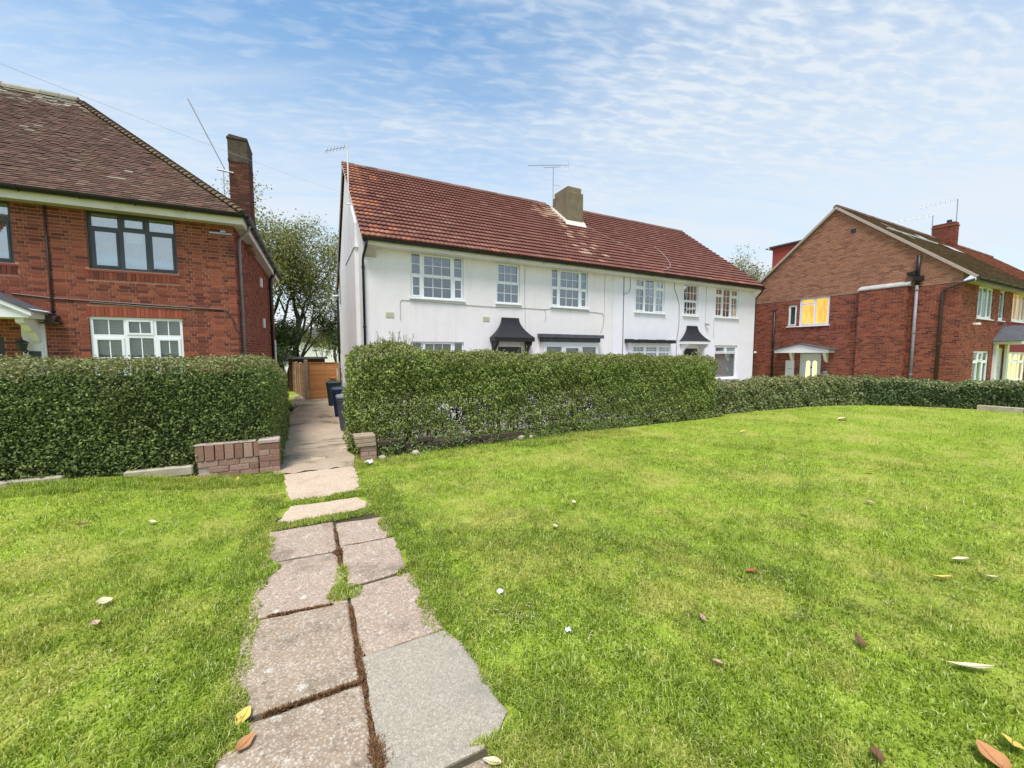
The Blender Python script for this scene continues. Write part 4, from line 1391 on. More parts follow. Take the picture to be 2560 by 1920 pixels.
# small things fixed to the front
for (x, z) in ((2.38, 2.81), (5.63, 2.81)):
    mb = MB(FW)
    mb.box(x - 0.125, x + 0.125, 0.001, 0.012, z - 0.085, z + 0.085)
    v = mb.build('air_brick', MT['vent_cream'], WH)
    mb = MB(FW)
    for k in range(5):
        mb.box(x - 0.11, x + 0.11, 0.0125, 0.018, z - 0.065 + 0.029 * k, z - 0.052 + 0.029 * k)
    mb.build('louvre', MT['vent_cream'], v)
def cable(pts, mat='cable_dark', r=0.008):
    mb = MB()
    mb.tube([(x, WY - 0.012, z) for x, z in pts], r, 5)
    return mb.build('cable', MT[mat], WH)
cable([(2.70, 2.66), (2.70, 3.22), (2.74, 3.29), (3.0, 3.29), (4.9, 3.25), (6.0, 3.24), (7.3, 3.27), (8.0, 3.26), (8.06, 3.10), (8.02, 2.83)], 'cable_pale', 0.009)
cable([(8.0, 3.26), (8.3, 3.31), (10.2, 3.27), (10.75, 3.24), (10.82, 3.1), (10.80, 2.75), (10.66, 2.45)], 'cable_pale', 0.009)
cable([(10.86, 4.79), (10.84, 4.2), (10.86, 3.3), (10.82, 2.8)], 'cable_pale', 0.007)
cable([(7.16, 4.85), (7.15, 3.4), (7.17, 3.25), (7.18, 2.58)], 'cable_pale', 0.008)
cable([(11.86, 4.78), (11.86, 1.2)], 'cable_dark', 0.013)
cable([(12.2, 4.78), (12.22, 4.35), (12.12, 4.15), (11.95, 4.13), (11.88, 4.05)], 'cable_dark', 0.008)
cable([(14.85, 4.78), (14.84, 4.55), (15.02, 4.20), (15.18, 3.85), (15.20, 2.9), (15.10, 2.4), (15.08, 1.2)], 'cable_dark', 0.010)
cable([(17.0, 4.78), (16.98, 3.5), (16.99, 3.05)], 'cable_pale', 0.008)
cable([(17.62, 3.30), (17.60, 2.7), (17.66, 2.4)], 'cable_pale', 0.008)
mb = MB(FW)
mb.bbox(16.97, 17.03, 0.0, 0.10, 2.98, 3.05, 0.01); mb.bbox(17.04, 17.16, 0.06, 0.12, 2.96, 3.02, 0.01)
mb.build('security_light', MT['metal_grey'], WH)
# pale strip of lightning-like cable lying on the roof
def roofline(pts, r=0.007):
    mb = MB()
    out = []
    for x, s in pts:
        y, z = slope_pt(s, 0.10)
        out.append((x, y, z))
    mb.tube(out, r, 5)
    return mb.build('roof_cable', MT['cable_pale'], rf)
roofline([(15.5, 2.95), (15.48, 2.4), (15.3, 1.75), (15.0, 1.1), (14.6, 0.65), (14.1, 0.35), (13.7, 0.18)])
roofline([(12.05, 4.2), (12.5, 3.4), (13.1, 2.5), (13.5, 1.9)], 0.005)
mb = MB()
mb.tube([(WX0 - 0.1, 22.0, 4.5), (WX0 - 0.35, 21.9, 4.46)], 0.04, 8)
mb.build('security_camera', MT['trim_white'], WH)

# ------------------------------------------------------------------ the brick house on the left (local coordinates, origin at its near right corner)
LH = thing('brick_house', 'red brick house with brown hipped roof and tall side chimney behind the left hedge', 'house', (-1.30, 12.20, -0.62), R_(-2.0), local=True)
ZB = 0.62                          # local z of world zero
FL = Frame((0, 0, ZB), (1, 0, 0), (0, -1, 0))
LEFT = -9.0
hl = [(-2.88, -1.31, 3.49, 4.76), (-2.95, -1.29, 1.02, 2.44), (-5.65, -4.02, 3.49, 4.76), (-5.30, -4.28, -0.6, 1.95)]
CX = -0.17                         # the corner of the walls
mort = wall_sheet('wall', LH, FL, (LEFT, CX, -0.7, 4.90), hl, MT['mortar'])
hb = hl + [(-2.95, -1.29, 3.255, 3.49), (-2.97, -1.27, 2.44, 2.67), (-5.72, -3.98, 3.255, 3.49)]
def lk_(b):
    u, z = (b[0] + b[1]) / 2, b[2]
    if u < -5.2 or z < 1.55:
        return None
    return (Vector((u - 1.3, 12.2, z)) - CAMV).length
brickwork(mort, FL, (LEFT, CX - 0.002, 0.075 * 9, 4.85), hb, MT['brick_red'], 300, keyf=lk_, seed=3)
soldier_row(mort, FL, -2.95, -1.29, 3.262, 3.475, MT['brick_soldier'], 0.016)
soldier_row(mort, FL, -2.97, -1.27, 2.448, 2.662, MT['brick_soldier_red'], 0.012)
soldier_row(mort, FL, -5.72, -3.98, 3.262, 3.475, MT['brick_soldier'], 0.016)
FS = Frame((CX, 0, ZB), (0, 1, 0), (1, 0, 0))
side = wall_sheet('side_wall', LH, FS, (0.0, 8.7, -0.7, 4.90), [], MT['mortar'])
brickwork(side, FS, (0.0, 8.7, 0.075 * 6, 4.85), [], MT['brick_red'], 0, seed=9)
mb = MB()
mb.poly([(LEFT, 8.7, -0.1), (CX, 8.7, -0.1), (CX, 8.7, 5.5), (LEFT, 8.7, 5.5)])
mb.build('rear_wall', MT['mortar'], LH)

# windows
LG = [(0.04, 0.325, 0.745, 0.96, 1, 1, 0), (0.375, 0.625, 0.745, 0.94, 1, 1, 0.03), (0.675, 0.96, 0.745, 0.96, 1, 1, 0),
      (0.04, 0.325, 0.05, 0.695, 1, 1, 0.035), (0.375, 0.625, 0.05, 0.695, 1, 1, 0), (0.675, 0.96, 0.05, 0.695, 1, 1, 0.035)]
wg = window(LH, FL, hl[0], LG, 'anthracite', 0.06, 'net', 'net_sky', 'brick_soldier', 'glass_bright', seed=21, label='dark grey casement window on the upper floor', sill_out=0.02)
mb = MB(FL)
mb.box(-2.27, -1.97, -0.150, -0.140, 4.14, 4.36)
mb.build('paper_notice', MT['paper_white'], wg)
wg2 = window(LH, FL, hl[2], LG, 'anthracite', 0.06, 'net', 'net_sky', 'brick_soldier', 'glass_bright', seed=22, sill_out=0.02)
LW = [(0.035, 0.345, 0.72, 0.955, 2, 1, 0), (0.375, 0.665, 0.72, 0.965, 2, 1, 0.045), (0.70, 0.965, 0.72, 0.955, 2, 1, 0),
      (0.035, 0.345, 0.03, 0.67, 2, 2, 0.05), (0.395, 0.660, 0.03, 0.67, 2, 2, 0), (0.70, 0.965, 0.03, 0.67, 2, 2, 0.05)]
window(LH, FL, hl[1], LW, 'upvc', 0.03, 'slats', 'blind_slat', 'upvc', 'glass', seed=23, label='white window with venetian blind on the ground floor', room_m='interior_mid')

# hipped roof
KL = 0.838
EY, EX = -0.36, 0.13
E0 = ZB + 4.97
D = 4.55
KL = 0.858
cL = 1 / math.hypot(1, KL)
SL_ = D / cL
mb = MB()
RZL = E0 + KL * D
mb.poly([(LEFT - 1, EY, E0), (EX, EY, E0), (EX - D, EY + D, RZL), (LEFT - 1, EY + D, RZL)])
mb.poly([(EX, EY, E0), (EX, EY + 2 * D, E0), (EX - D, EY + D, RZL)])
mb.poly([(EX, EY + 2 * D, E0), (LEFT - 1, EY + 2 * D, E0), (LEFT - 1, EY + D, RZL), (EX - D, EY + D, RZL)])
lr = mb.build('roof', MT['tile_brown'], LH)
def plain_tile(mat, w=0.163, ln=0.17, th=0.014):
    mb = MB()
    def P(x, s, n): return mb.pt(x, s * cL - n * KL * cL, s * KL * cL + n * cL)
    a = [P(0, 0, 0.030), P(w - 0.004, 0, 0.030), P(w - 0.004, ln, 0.004), P(0, ln, 0.004)]
    b = [P(0, 0.002, 0.030 - th), P(w - 0.004, 0.002, 0.030 - th), P(w - 0.004, ln, 0.0), P(0, ln, 0.0)]
    mb.f += [[a[0], a[1], a[2], a[3]], [b[0], b[1], a[1], a[0]], [b[1], b[2], a[2], a[1]], [b[3], b[0], a[0], a[3]]]
    me = bpy.data.meshes.new('roof_tile')
    me.from_pydata(mb.v, [], mb.f)
    me.materials.append(mat)
    return me
PT = {k: plain_tile(MT[k]) for k in ('tile_brown', 'tile_mossy', 'tile_pale')}
rows = 61
gl_ = SL_ / rows
tl_ = []
for r in range(rows):
    dpl = r * gl_ * cL
    x1 = EX - dpl - 0.03
    x = x1 - (0.082 if r % 2 else 0.0) - 0.163
    while x > LEFT - 0.8:
        m = 'tile_brown'
        top = (rows - r)
        q = rt.random()
        wx = 0.5 + 0.5 * math.sin(x * 3.1) * math.sin(x * 1.3 + r * 0.3)
        if (top < 3 and q < 0.85) or (top < 6 + 5 * wx and x < -3.3 and q < 0.5 + 0.4 * wx - 0.06 * top):
            m = 'tile_pale'
        elif q < 0.04 + 0.18 * max(0, math.sin(x * 1.1 + 1) * math.sin(r * 0.12 + x * 0.3)) or (x1 - x < 0.4 and q < 0.5):
            m = 'tile_mossy'
        elif q > 0.995:
            m = 'tile_pale'
        tl_.append((x, EY + dpl, E0 + KL * dpl, m))
        x -= 0.163
cand = sorted([i for i, q in enumerate(tl_) if q[0] > -4.9], key=lambda i: (Vector((tl_[i][0] - 1.3, tl_[i][1] + 12.2, tl_[i][2] - ZB)) - CAMV).length)[:300]
cs = set(cand)
for i in cand:
    x, y, z, m = tl_[i]
    link('roof_tile', PT[m], None, lr, (x, y, z + rt.uniform(0, 0.006)), (rt.uniform(-0.02, 0.02), rt.uniform(-0.02, 0.02), rt.uniform(-0.015, 0.015)))
for m in PT:
    idx = [i for i in range(len(tl_)) if i not in cs and tl_[i][3] == m]
    me = PT[m]
    bv = np.zeros(len(me.vertices) * 3); me.vertices.foreach_get('co', bv); bv = bv.reshape(-1, 3)
    bf = np.array([list(p.vertices) for p in me.polygons])
    offs = np.array([tl_[i][:3] for i in idx]) + np.stack([rng.uniform(-0.004, 0.004, len(idx)), rng.uniform(-0.006, 0.006, len(idx)), rng.uniform(0, 0.010, len(idx))], 1)
    jit = np.stack([np.zeros(len(idx)), np.zeros(len(idx)), rng.uniform(-0.05, 0.05, len(idx))], 1)
    v = bv[None] + offs[:, None, :]
    v[:, :, 2] += bv[None, :, 0] * jit[:, None, 2]
    f = (bf[None] + (np.arange(len(idx)) * len(bv))[:, None, None]).reshape(-1, 4)
    tag(link('roof_tiling', mesh_np('roof_tiling', v.reshape(-1, 3), f), MT[m], lr), kind='stuff')
# bonnet tiles down the hip
hip_dir = Vector((-1, 1, KL)).normalized()
mb = MB()
A, B = [], []
xa = Vector((1, 1, 0)).normalized()
nn = xa.cross(hip_dir).normalized()
if nn.z < 0: nn = -nn
for k in range(7):
    an = math.pi * k / 6
    A.append(mb.pt(*(xa * math.cos(an) * 0.135 + nn * (math.sin(an) * 0.085 + 0.022))))
    B.append(mb.pt(*(hip_dir * 0.23 + xa * math.cos(an) * 0.095 + nn * (math.sin(an) * 0.055 + 0.0))))
for k in range(6):
    mb.f.append([A[k], A[k + 1], B[k + 1], B[k]])
mb.f.append(A)
hm = bpy.data.meshes.new('hip_tile'); hm.from_pydata(mb.v, [], mb.f); hm.materials.append(MT['tile_mossy'])
hl_len = math.sqrt(2 + KL * KL) * D
for k in range(int(hl_len / 0.165)):
    p = Vector((EX, EY, E0)) + hip_dir * (0.165 * k) + Vector((0, 0, 0.01))
    link('hip_tile', hm, None, lr, p)
rml = ridge_mesh(0.40, 0.12, MT['tile_pale'])
for k in range(12):
    link('ridge_tile', rml, None, lr, (EX - D - 0.38 * (k + 1), EY + D, RZL + 0.0 + rt.uniform(-0.008, 0.008)))
# eaves
mb = MB()
mb.box(LEFT - 1, EX - 0.045, EY + 0.05, EY + 0.075, ZB + 4.735, ZB + 4.90)
mb.build('fascia', MT['fascia_cream'], LH)
mb = MB()
mb.box(EX - 0.07, EX - 0.045, EY + 0.08, EY + 2 * D - 0.1, ZB + 4.74, ZB + 4.93)
mb.build('side_fascia', MT['fascia_cream'], LH)
mb = MB()
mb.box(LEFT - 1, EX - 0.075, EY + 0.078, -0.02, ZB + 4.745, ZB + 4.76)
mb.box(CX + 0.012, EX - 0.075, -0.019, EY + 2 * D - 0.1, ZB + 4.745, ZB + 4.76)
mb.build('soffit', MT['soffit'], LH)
gutter(LH, ((LEFT - 1, EY - 0.02, ZB + 4.975), (EX + 0.03, EY - 0.02, ZB + 4.975)), 0.095, MT['gutter_black'])
gutter(LH, ((EX + 0.02, EY + 0.05, ZB + 4.96), (EX + 0.02, EY + 2 * D, ZB + 4.975)), 0.085, MT['gutter_black'])
pipe(LH, [(EX + 0.02, 0.25, ZB + 4.88), (EX - 0.05, 0.27, ZB + 4.70), (CX + 0.07, 0.30, ZB + 4.50), (CX + 0.06, 0.30, ZB + 4.3), (CX + 0.06, 0.30, ZB - 0.5)], 0.038, MT['pipe_grey'])
pipe(LH, [(EX + 0.02, 6.6, ZB + 4.88), (CX + 0.12, 6.7, ZB + 4.6), (CX + 0.10, 6.7, ZB + 4.4), (CX + 0.10, 6.7, ZB - 0.5)], 0.06, MT['gutter_black'])
pipe(LH, [(CX + 0.06, 7.9, ZB + 2.2), (CX + 0.06, 7.9, ZB - 0.5)], 0.05, MT['trim_white'], 'waste_pipe')
for (y, z, h) in ((4.4, 3.95, 0.30), (4.7, 2.55, 0.32)):
    mb = MB()
    mb.box(CX, CX + 0.06, y, y + 0.3, ZB + z, ZB + z + h)
    mb.build('wall_box', MT['trim_white'], LH)

# chimney against the side wall
FC = Frame((-0.47, 1.72, ZB), (1, 0, 0), (0, -1, 0))
mb = MB()
mb.box(-0.465, -0.006, 1.725, 2.55, ZB + 4.6, ZB + 7.62)
lc = mb.build('chimney', MT['mortar_sooty'], LH)
brickwork(lc, FC, (0.0, 0.47, 4.8, 6.98), [], MT['brick_stack'], 150, keyf=lambda b: -b[2], proud=0.006)
FC2 = Frame((0, 1.72, ZB), (0, 1, 0), (1, 0, 0))
brickwork(lc, FC2, (0.0, 0.83, 4.9, 6.98), [], MT['brick_stack'], 0, proud=0.003)
mb = MB()
mb.bbox(-0.485, 0.015, 1.70, 2.58, ZB + 6.98, ZB + 7.06, 0.01)
mb.bbox(-0.478, 0.005, 1.71, 2.57, ZB + 7.062, ZB + 7.60, 0.02)
mb.prism([(-0.50, ZB + 7.60), (0.02, ZB + 7.60), (0.0, ZB + 7.66), (-0.42, ZB + 7.70)], 1, 1.69, 2.59)
mb.build('chimney_cap', MT['stack_dark'], lc)

# pedimented porch
xr, xl, yf = -3.52, -6.05, -0.72
xm = (xr + xl) / 2
porch = MB()
zt = ZB + 2.33
porch.box(xl + 0.05, xr - 0.05, yf + 0.05, -0.012, zt, zt + 0.16)
po = porch.build('porch', MT['trim_white'], LH)
mb = MB()
ap = zt + 0.20 + 0.60
mb.prism([(xl + 0.02, zt + 0.162), (xr - 0.02, zt + 0.162), (xm, ap - 0.06)], 1, yf + 0.10, -0.012)
mb.build('pediment', MT['trim_white'], po)
mb = MB()
for s, xe in ((-1, xl), (1, xr)):
    mb.prism([(xe, zt + 0.12), (xm, ap), (xm, ap - 0.09), (xe, zt + 0.03)], 1, yf, yf + 0.09)
mb.build('raking_cornice', MT['trim_white'], po)
mb = MB()
for s, xe in ((-1, xl), (1, xr)):
    mb.prism([(xe + s * 0.04, zt + 0.125), (xm, ap + 0.035), (xm, ap + 0.004), (xe, zt + 0.124)], 1, yf - 0.02, -0.015)
mb.build('porch_roof', MT['felt_grey'], po)
for x in (xr - 0.30, xl + 0.18):
    mb = MB()
    mb.prism([(yf + 0.14, zt - 0.002), (-0.013, zt - 0.002), (-0.013, zt - 0.50), (-0.10, zt - 0.46), (-0.22, zt - 0.30), (-0.34, zt - 0.25), (-0.44, zt - 0.14), (yf + 0.14, zt - 0.10)], 0, x, x + 0.12)
    mb.build('bracket', MT['trim_white'], po)
    mb = MB()
    mb.box(x - 0.02, x + 0.14, -0.06, -0.012, ZB - 0.5, zt - 0.51)
    mb.build('pilaster', MT['trim_white'], po)
mb = MB()
mb.box(-4.00, -3.64, -0.045, -0.013, ZB - 0.5, ZB + 2.32)
mb.build('door_surround', MT['trim_white'], po)
mb = MB()
mb.box(-5.28, -4.30, 0.03, 0.07, ZB - 0.6, ZB + 1.95)
mb.build('door', MT['door_black'], LH)
mb = MB()
lx, ly, lz = -3.93, -0.20, ZB + 1.66
mb.tube([(lx, ly, lz), (lx, ly, lz + 0.16)], [0.055, 0.085], 6)
mb.tube([(lx, ly, lz + 0.165), (lx, ly, lz + 0.21), (lx, ly, lz + 0.24), (lx, ly, lz + 0.30)], [0.11, 0.07, 0.02, 0.008], 6)
mb.tube([(lx, ly, lz + 0.02), (lx, ly + 0.10, lz - 0.05), (lx, -0.05, lz + 0.02)], 0.014, 6)
mb.build('wall_lantern', MT['lantern'], LH)
mb = MB()
mb.box(-3.90, -3.72, -0.075, -0.046, ZB + 1.50, ZB + 1.66)
mb.build('meter_plate', MT['lantern'], LH)
# hopper beside the porch and the pipe above it
mb = MB()
mb.prism([(-3.62, ZB + 2.42), (-3.40, ZB + 2.42), (-3.44, ZB + 2.28), (-3.58, ZB + 2.28)], 1, -0.16, -0.012)
mb.box(-3.66, -3.36, -0.18, -0.012, ZB + 2.25, ZB + 2.278)
mb.build('hopper', MT['pipe_brown'], LH)
pipe(LH, [(-3.50, -0.035, ZB + 4.72), (-3.50, -0.035, ZB + 2.42)], 0.019, MT['pipe_brown'], 'downpipe', False)
def lcable(pts, r=0.010, m='pipe_brown'):
    mb = MB()
    mb.tube([(x, -0.022, ZB + z) for x, z in pts], r, 5)
    mb.build('cable', MT[m], LH)
lcable([(-4.1, 2.86), (-3.5, 2.80), (-2.4, 2.76), (-1.3, 2.72), (-0.52, 2.70), (-0.39, 2.66), (-0.31, 2.52), (-0.26, 2.45), (-0.23, 2.25), (CX, 2.15)], 0.014)
lcable([(-2.9, 2.745), (-2.0, 2.70), (-1.1, 2.672)], 0.012)
mb = MB(FL)
mb.bbox(-0.66, -0.20, 0.011, 0.05, 4.52, 4.56, 0.004)
mb.box(-0.42, -0.32, 0.05, 0.09, 4.555, 4.60)
mb.build('flood_light', MT['metal_grey'], LH)

# ------------------------------------------------------------------ the brick house on the right, gable towards the white house
RH = thing('brick_house', 'red brick gabled house with lit amber windows and brown tiled roof at the right', 'house', (22.7, 10.3, -0.42))
GX, GY0, GY1 = 22.70, 5.95, 14.60
FG = Frame((GX, 0, 0), (0, -1, 0), (-1, 0, 0))          # gable: u = -Y
FF_ = Frame((0, GY0, 0), (1, 0, 0), (0, -1, 0))         # front
EVZ, APY, APZ, KR = 4.42, 10.29, 8.42, 0.85
gh = [(-11.70, -10.36, 3.04, 4.42), (-12.22, -11.82, 3.05, 4.14), (-11.58, -10.60, -0.35, 1.63)]
gw = wall_sheet('gable_wall', RH, FG, (-GY1, -GY0, -0.6, EVZ), gh, MT['mortar'],
                extra=[[(-GY1, 0, EVZ), (-GY0, 0, EVZ), (-GY0, 0, 4.75), (-APY, 0, APZ), (-GY1, 0, 4.75)]])
def gk(b):
    if b[2] < 0.75: return None
    return (FG.p(b[0], 0, b[2]) - CAMV).length
brickwork(gw, FG, (-GY1, -GY0, 0.3, EVZ - 0.02), [(h[0], h[1], h[2], h[3]) for h in gh], MT['brick_red'], 300, 'stretcher', keyf=gk, seed=5)
def gclip(z, a, b):
    hw = (APZ - 0.03 - z) / KR
    return max(a, -APY - hw), min(b, -APY + hw)
brickwork(gw, FG, (-GY1, -GY0, EVZ + 0.0, APZ - 0.1), [], MT['brick_gable'], 0, 'stretcher', clip=gclip, seed=6, proud=0.014)
mb = MB(FG)
mb.box(-GY1, -GY0, 0.0, 0.022, EVZ - 0.018, EVZ - 0.002)
mb.build('string_course', MT['mortar_pale'], RH)
soldier_row(gw, FG, -12.9, -9.25, 2.80, 2.98, MT['brick_soldier'], 0.018)
# front
fh = [(24.42, 26.22, 3.08, 4.40), (27.05, 27.75, 3.08, 4.40), (28.85, 31.0, 3.12, 4.42), (24.42, 26.28, 0.35, 1.72), (29.0, 31.6, 0.30, 1.68), (27.1, 28.25, -0.4, 1.9)]
fw = wall_sheet('wall', RH, FF_, (GX, 45.0, -0.6, EVZ), fh, MT['mortar'])
brickwork(fw, FF_, (GX + 0.002, 36.0, 0.3, EVZ - 0.02), fh + [(28.4, 33, 1.70, 3.08)], MT['brick_red'], 0, 'stretcher', seed=8)
mb = MB(FF_)
for q in cells((28.4, 33, 1.70, 3.06), []):
    mb.box(q[0], q[1], -0.02, 0.03, q[2], q[3])
mb.build('render_panel', MT['render_red'], RH)
# gable windows and door
window(RH, FG, gh[0], [(0.07, 0.50, 0.05, 0.76, 1, 1, 0.02), (0.07, 0.50, 0.80, 0.95, 1, 1, 0.02), (0.54, 0.94, 0.05, 0.95, 1, 1, 0.02)], 'trim_white', 0.03, 'lit', 'lit_amber', 'trim_white', 'glass', label='white framed window glowing amber')
window(RH, FG, gh[1], [(0.16, 0.84, 0.07, 0.93, 1, 1, 0.02)], 'upvc', 0.03, 'net', 'net_grey', 'upvc', 'glass', seed=31)
mb = MB(FG)
mb.box(-11.57, -10.61, -0.09, -0.04, -0.35, 1.62)
dr = mb.build('door', MT['door_pale'], RH)
for (a, b) in ((-11.27, -11.09), (-10.97, -10.79)):
    mb = MB(FG)
    mb.prism([(a, 0.35), (b, 0.35), (b, 1.20), ((a + b) / 2, 1.27), (a, 1.20)], 1, -0.038, -0.030)
    mb.build('lit_pane', MT['lit_cream'], dr)
mb = MB(FG)
mb.tube([(-11.03, -0.035, 0.93), (-11.03, 0.0, 0.93)], 0.035, 10)
mb.build('door_knocker', MT['lantern'], dr)
mb = MB(FG)
mb.prism([(-12.50, 1.66), (-10.02, 1.66), (-10.02, 1.80), (-11.30, 2.08), (-12.50, 1.80)], 1, 0.0, 0.62)
po = mb.build('door_canopy', MT['trim_white'], RH)
mb = MB(FG)
mb.prism([(-12.58, 1.79), (-11.30, 2.085), (-9.94, 1.79), (-9.94, 1.83), (-11.30, 2.13), (-12.58, 1.83)], 1, -0.005, 0.68)
mb.build('canopy_roof', MT['felt_grey'], po)
for u in (-11.95, -10.42):
    mb = MB(FG)
    mb.prism([(0.012, 1.20), (0.16, 1.34), (0.30, 1.66), (0.012, 1.66)], 0, u, u + 0.13)
    mb.build('bracket', MT['trim_white'], po)
mb = MB(FG)
mb.bbox(-12.22, -11.80, 0.0, 0.06, -0.3, 1.27, 0.01)
mt_ = mb.build('meter_cupboard', MT['trim_white'], RH)
mb = MB(FG)
for z in (0.45, 0.82):
    mb.box(-12.14, -11.88, 0.061, 0.066, z, z + 0.02)
mb.build('cupboard_slot', MT['metal_grey'], mt_)
mb = MB(FG)
mb.bbox(-10.45, -10.27, 0.0, 0.10, 0.55, 0.78, 0.02)
mb.build('letter_box', MT['metal_grey'], RH)
mb = MB(FG)
mb.tube([(-13.84, 0.0, 1.68), (-13.84, 0.10, 1.68), (-13.84, 0.16, 1.66)], [0.05, 0.07, 0.04], 10)
mb.build('bulkhead_lamp', MT['trim_white'], RH)
mb = MB(FG)
mb.box(-9.69, -9.49, 0.006, 0.018, 7.16, 7.36)
mb.build('air_brick', MT['interior_dark'], RH)
# chimney breast on the gable
mb = MB(FG)
mb.box(-9.10, -7.48, 0.0, 0.30, -0.5, 4.50)
bs = mb.build('chimney_breast', MT['mortar'], RH)
FG2 = Frame((GX - 0.30, 0, 0), (0, -1, 0), (-1, 0, 0))
brickwork(bs, FG2, (-9.10, -7.48, 0.3, 4.48), [], MT['brick_red'], 0, 'stretcher', seed=12)
FG3 = Frame((GX - 0.30, 7.48, 0), (1, 0, 0), (0, -1, 0))
brickwork(bs, FG3, (0.0, 0.30, 0.3, 4.48), [], MT['brick_red'], 0, 'stretcher', seed=13)
mb = MB(FG)
mb.prism([(0.012, 4.66), (0.34, 4.50), (0.34, 4.44), (0.012, 4.44)], 0, -9.16, -7.42)
mb.build('breast_cap', MT['lead_grey'], bs)
# pipes
def gp(u, n, z): return tuple(FG.p(u, n, z))
pipe(RH, [gp(-7.24, 0.09, 5.66), gp(-7.24, 0.09, 4.45)], 0.065, MT['gutter_black'], 'vent_pipe', False)
pipe(RH, [gp(-7.24, 0.09, 4.44), gp(-7.24, 0.09, -0.4)], 0.055, MT['pipe_grey'], 'soil_pipe')
mb = MB(FG)
mb.prism([(-7.58, 4.98), (-7.28, 5.04), (-7.28, 4.86), (-7.50, 4.86)], 1, 0.02, 0.20)
mb.box(-7.36, -7.06, 0.015, 0.19, 4.62, 4.80)
mb.build('hopper', MT['gutter_black'], RH)
pipe(RH, [gp(-5.62, 0.12, 4.42), gp(-5.95, 0.10, 4.34), gp(-6.45, 0.09, 4.14), gp(-6.48, 0.07, 3.95), gp(-6.48, 0.07, -0.4)], 0.05, MT['pipe_brown'])
pipe(RH, [gp(-12.89, 0.07, 4.12), gp(-12.89, 0.07, -0.4)], 0.05, MT['gutter_black'])
# roof
yv = APY - (APZ + 0.10 - 4.50) / KR
mb = MB()
XR0, XR1, XS = GX - 0.12, 45.0, 33.6
mb.poly([(XR0, yv, 4.50), (XR1, yv, 4.50), (XR1, APY, APZ + 0.10), (XR0, APY, APZ + 0.10)])
mb.poly([(XR0, 2 * APY - yv, 4.50), (XR1, 2 * APY - yv, 4.50), (XR1, APY, APZ + 0.10), (XR0, APY, APZ + 0.10)])
rr_ = mb.build('roof', MT['tile_tan'], RH)
cR = 1 / math.hypot(1, KR)
Ls = (APY - yv) / cR
for xa, xb, m in ((XR0, XS, 'tile_tan'), (XS + 0.02, XR1, 'tile_pink')):
    mb = MB()
    n = 54
    cols = int((xb - xa) / 0.42)
    for r in range(n):
        s = r * Ls / n
        for c_ in range(cols):
            x = xa + (xb - xa) * c_ / cols + (0.2 if r % 2 else 0)
            x2 = min(x + (xb - xa) / cols - 0.006, xb)
            dn = rt.uniform(0, 0.012)
            def P(x, s, nn): return mb.pt(x, yv + s * cR - nn * KR * cR, 4.50 + s * KR * cR + nn * cR)
            i = [P(x, s, 0.034 + dn), P(x2, s, 0.034 + dn), P(x2, s + Ls / n * 1.3, 0.008), P(x, s + Ls / n * 1.3, 0.008), P(x, s, 0.012), P(x2, s, 0.012)]
            mb.f += [[i[0], i[1], i[2], i[3]], [i[4], i[5], i[1], i[0]]]
    tag(mb.build('roof_tiling', MT[m], rr_), kind='stuff')
rmr = ridge_mesh(0.46, 0.12, MT['ridge_tile'])
for k in range(48):
    x = XR0 + 0.45 * k
    if 33.9 < x < 35.0: continue
    link('ridge_tile', rmr, None, rr_, (x, APY, APZ + 0.11 + rt.uniform(-0.006, 0.006)))
mb = MB()
mb.prism([(yv - 0.02, 4.42), (APY, APZ + 0.02), (APY, APZ + 0.15), (yv - 0.02, 4.55)], 0, GX - 0.13, GX - 0.02)
mb.prism([(2 * APY - yv + 0.02, 4.42), (APY + 0.001, APZ + 0.02), (APY + 0.001, APZ + 0.15), (2 * APY - yv + 0.02, 4.55)], 0, GX - 0.13, GX - 0.02)
mb.build('verge', MT['mortar_pale'], rr_)
mb = MB()
mb.box(24.2, 30.0, 8.90, 9.08, 7.40, 7.46)
mb.build('roof_flashing', MT['lead_grey'], rr_)
for (x, s, w, l) in ((25.5, 4.6, 0.16, 1.7), (28.6, 4.9, 0.9, 0.5), (31.2, 4.4, 1.6, 0.7)):
    mb = MB()
    def P(x, s, nn): return (x, yv + s * cR - nn * KR * cR, 4.50 + s * KR * cR + nn * cR)
    mb.poly([P(x, s - l / 2, 0.06), P(x + w, s - l / 2, 0.06), P(x + w, s + l / 2, 0.06), P(x, s + l / 2, 0.06)])
    mb.build('lead_patch', MT['lead_grey'], rr_)
gutter(RH, ((GX - 0.15, yv - 0.04, 4.50), (45, yv - 0.04, 4.50)), 0.06, MT['gutter_black'])
mb = MB()
mb.box(GX, 45, yv + 0.03, yv + 0.055, 4.36, 4.49)
mb.build('fascia', MT['pipe_brown'], RH)
mb = MB()
mb.box(GX, 45, yv + 0.056, GY0 - 0.003, 4.37, 4.385)
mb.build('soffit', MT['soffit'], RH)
# rear dormer hung with red tiles
mb = MB()
def back_z(y): return APZ + 0.10 - KR * (y - APY)
mb.prism([(11.75, back_z(11.75) - 0.1), (13.50, back_z(13.50) - 0.1), (13.50, 7.44), (11.75, 7.44)], 0, 23.25, 30.0)
dm = mb.build('dormer', MT['tile_hung'], RH)
mb = MB()
FD = Frame((23.25, 0, 0), (0, -1, 0), (-1, 0, 0))
z = 5.85
k = 0
while z < 7.36:
    for c_ in range(11):
        u0 = -13.50 + c_ * 0.165 + (0.08 if k % 2 else 0)
        u1 = min(u0 + 0.16, -11.75)
        if back_z(-u0) - 0.05 < z + 0.1:
            mb.poly([(u0, 0.026, z), (u1, 0.026, z), (u1, 0.006, z + 0.115), (u0, 0.006, z + 0.115)])
            mb.poly([(u0, 0.004, z), (u1, 0.004, z), (u1, 0.026, z), (u0, 0.026, z)])
    z += 0.10
    k += 1
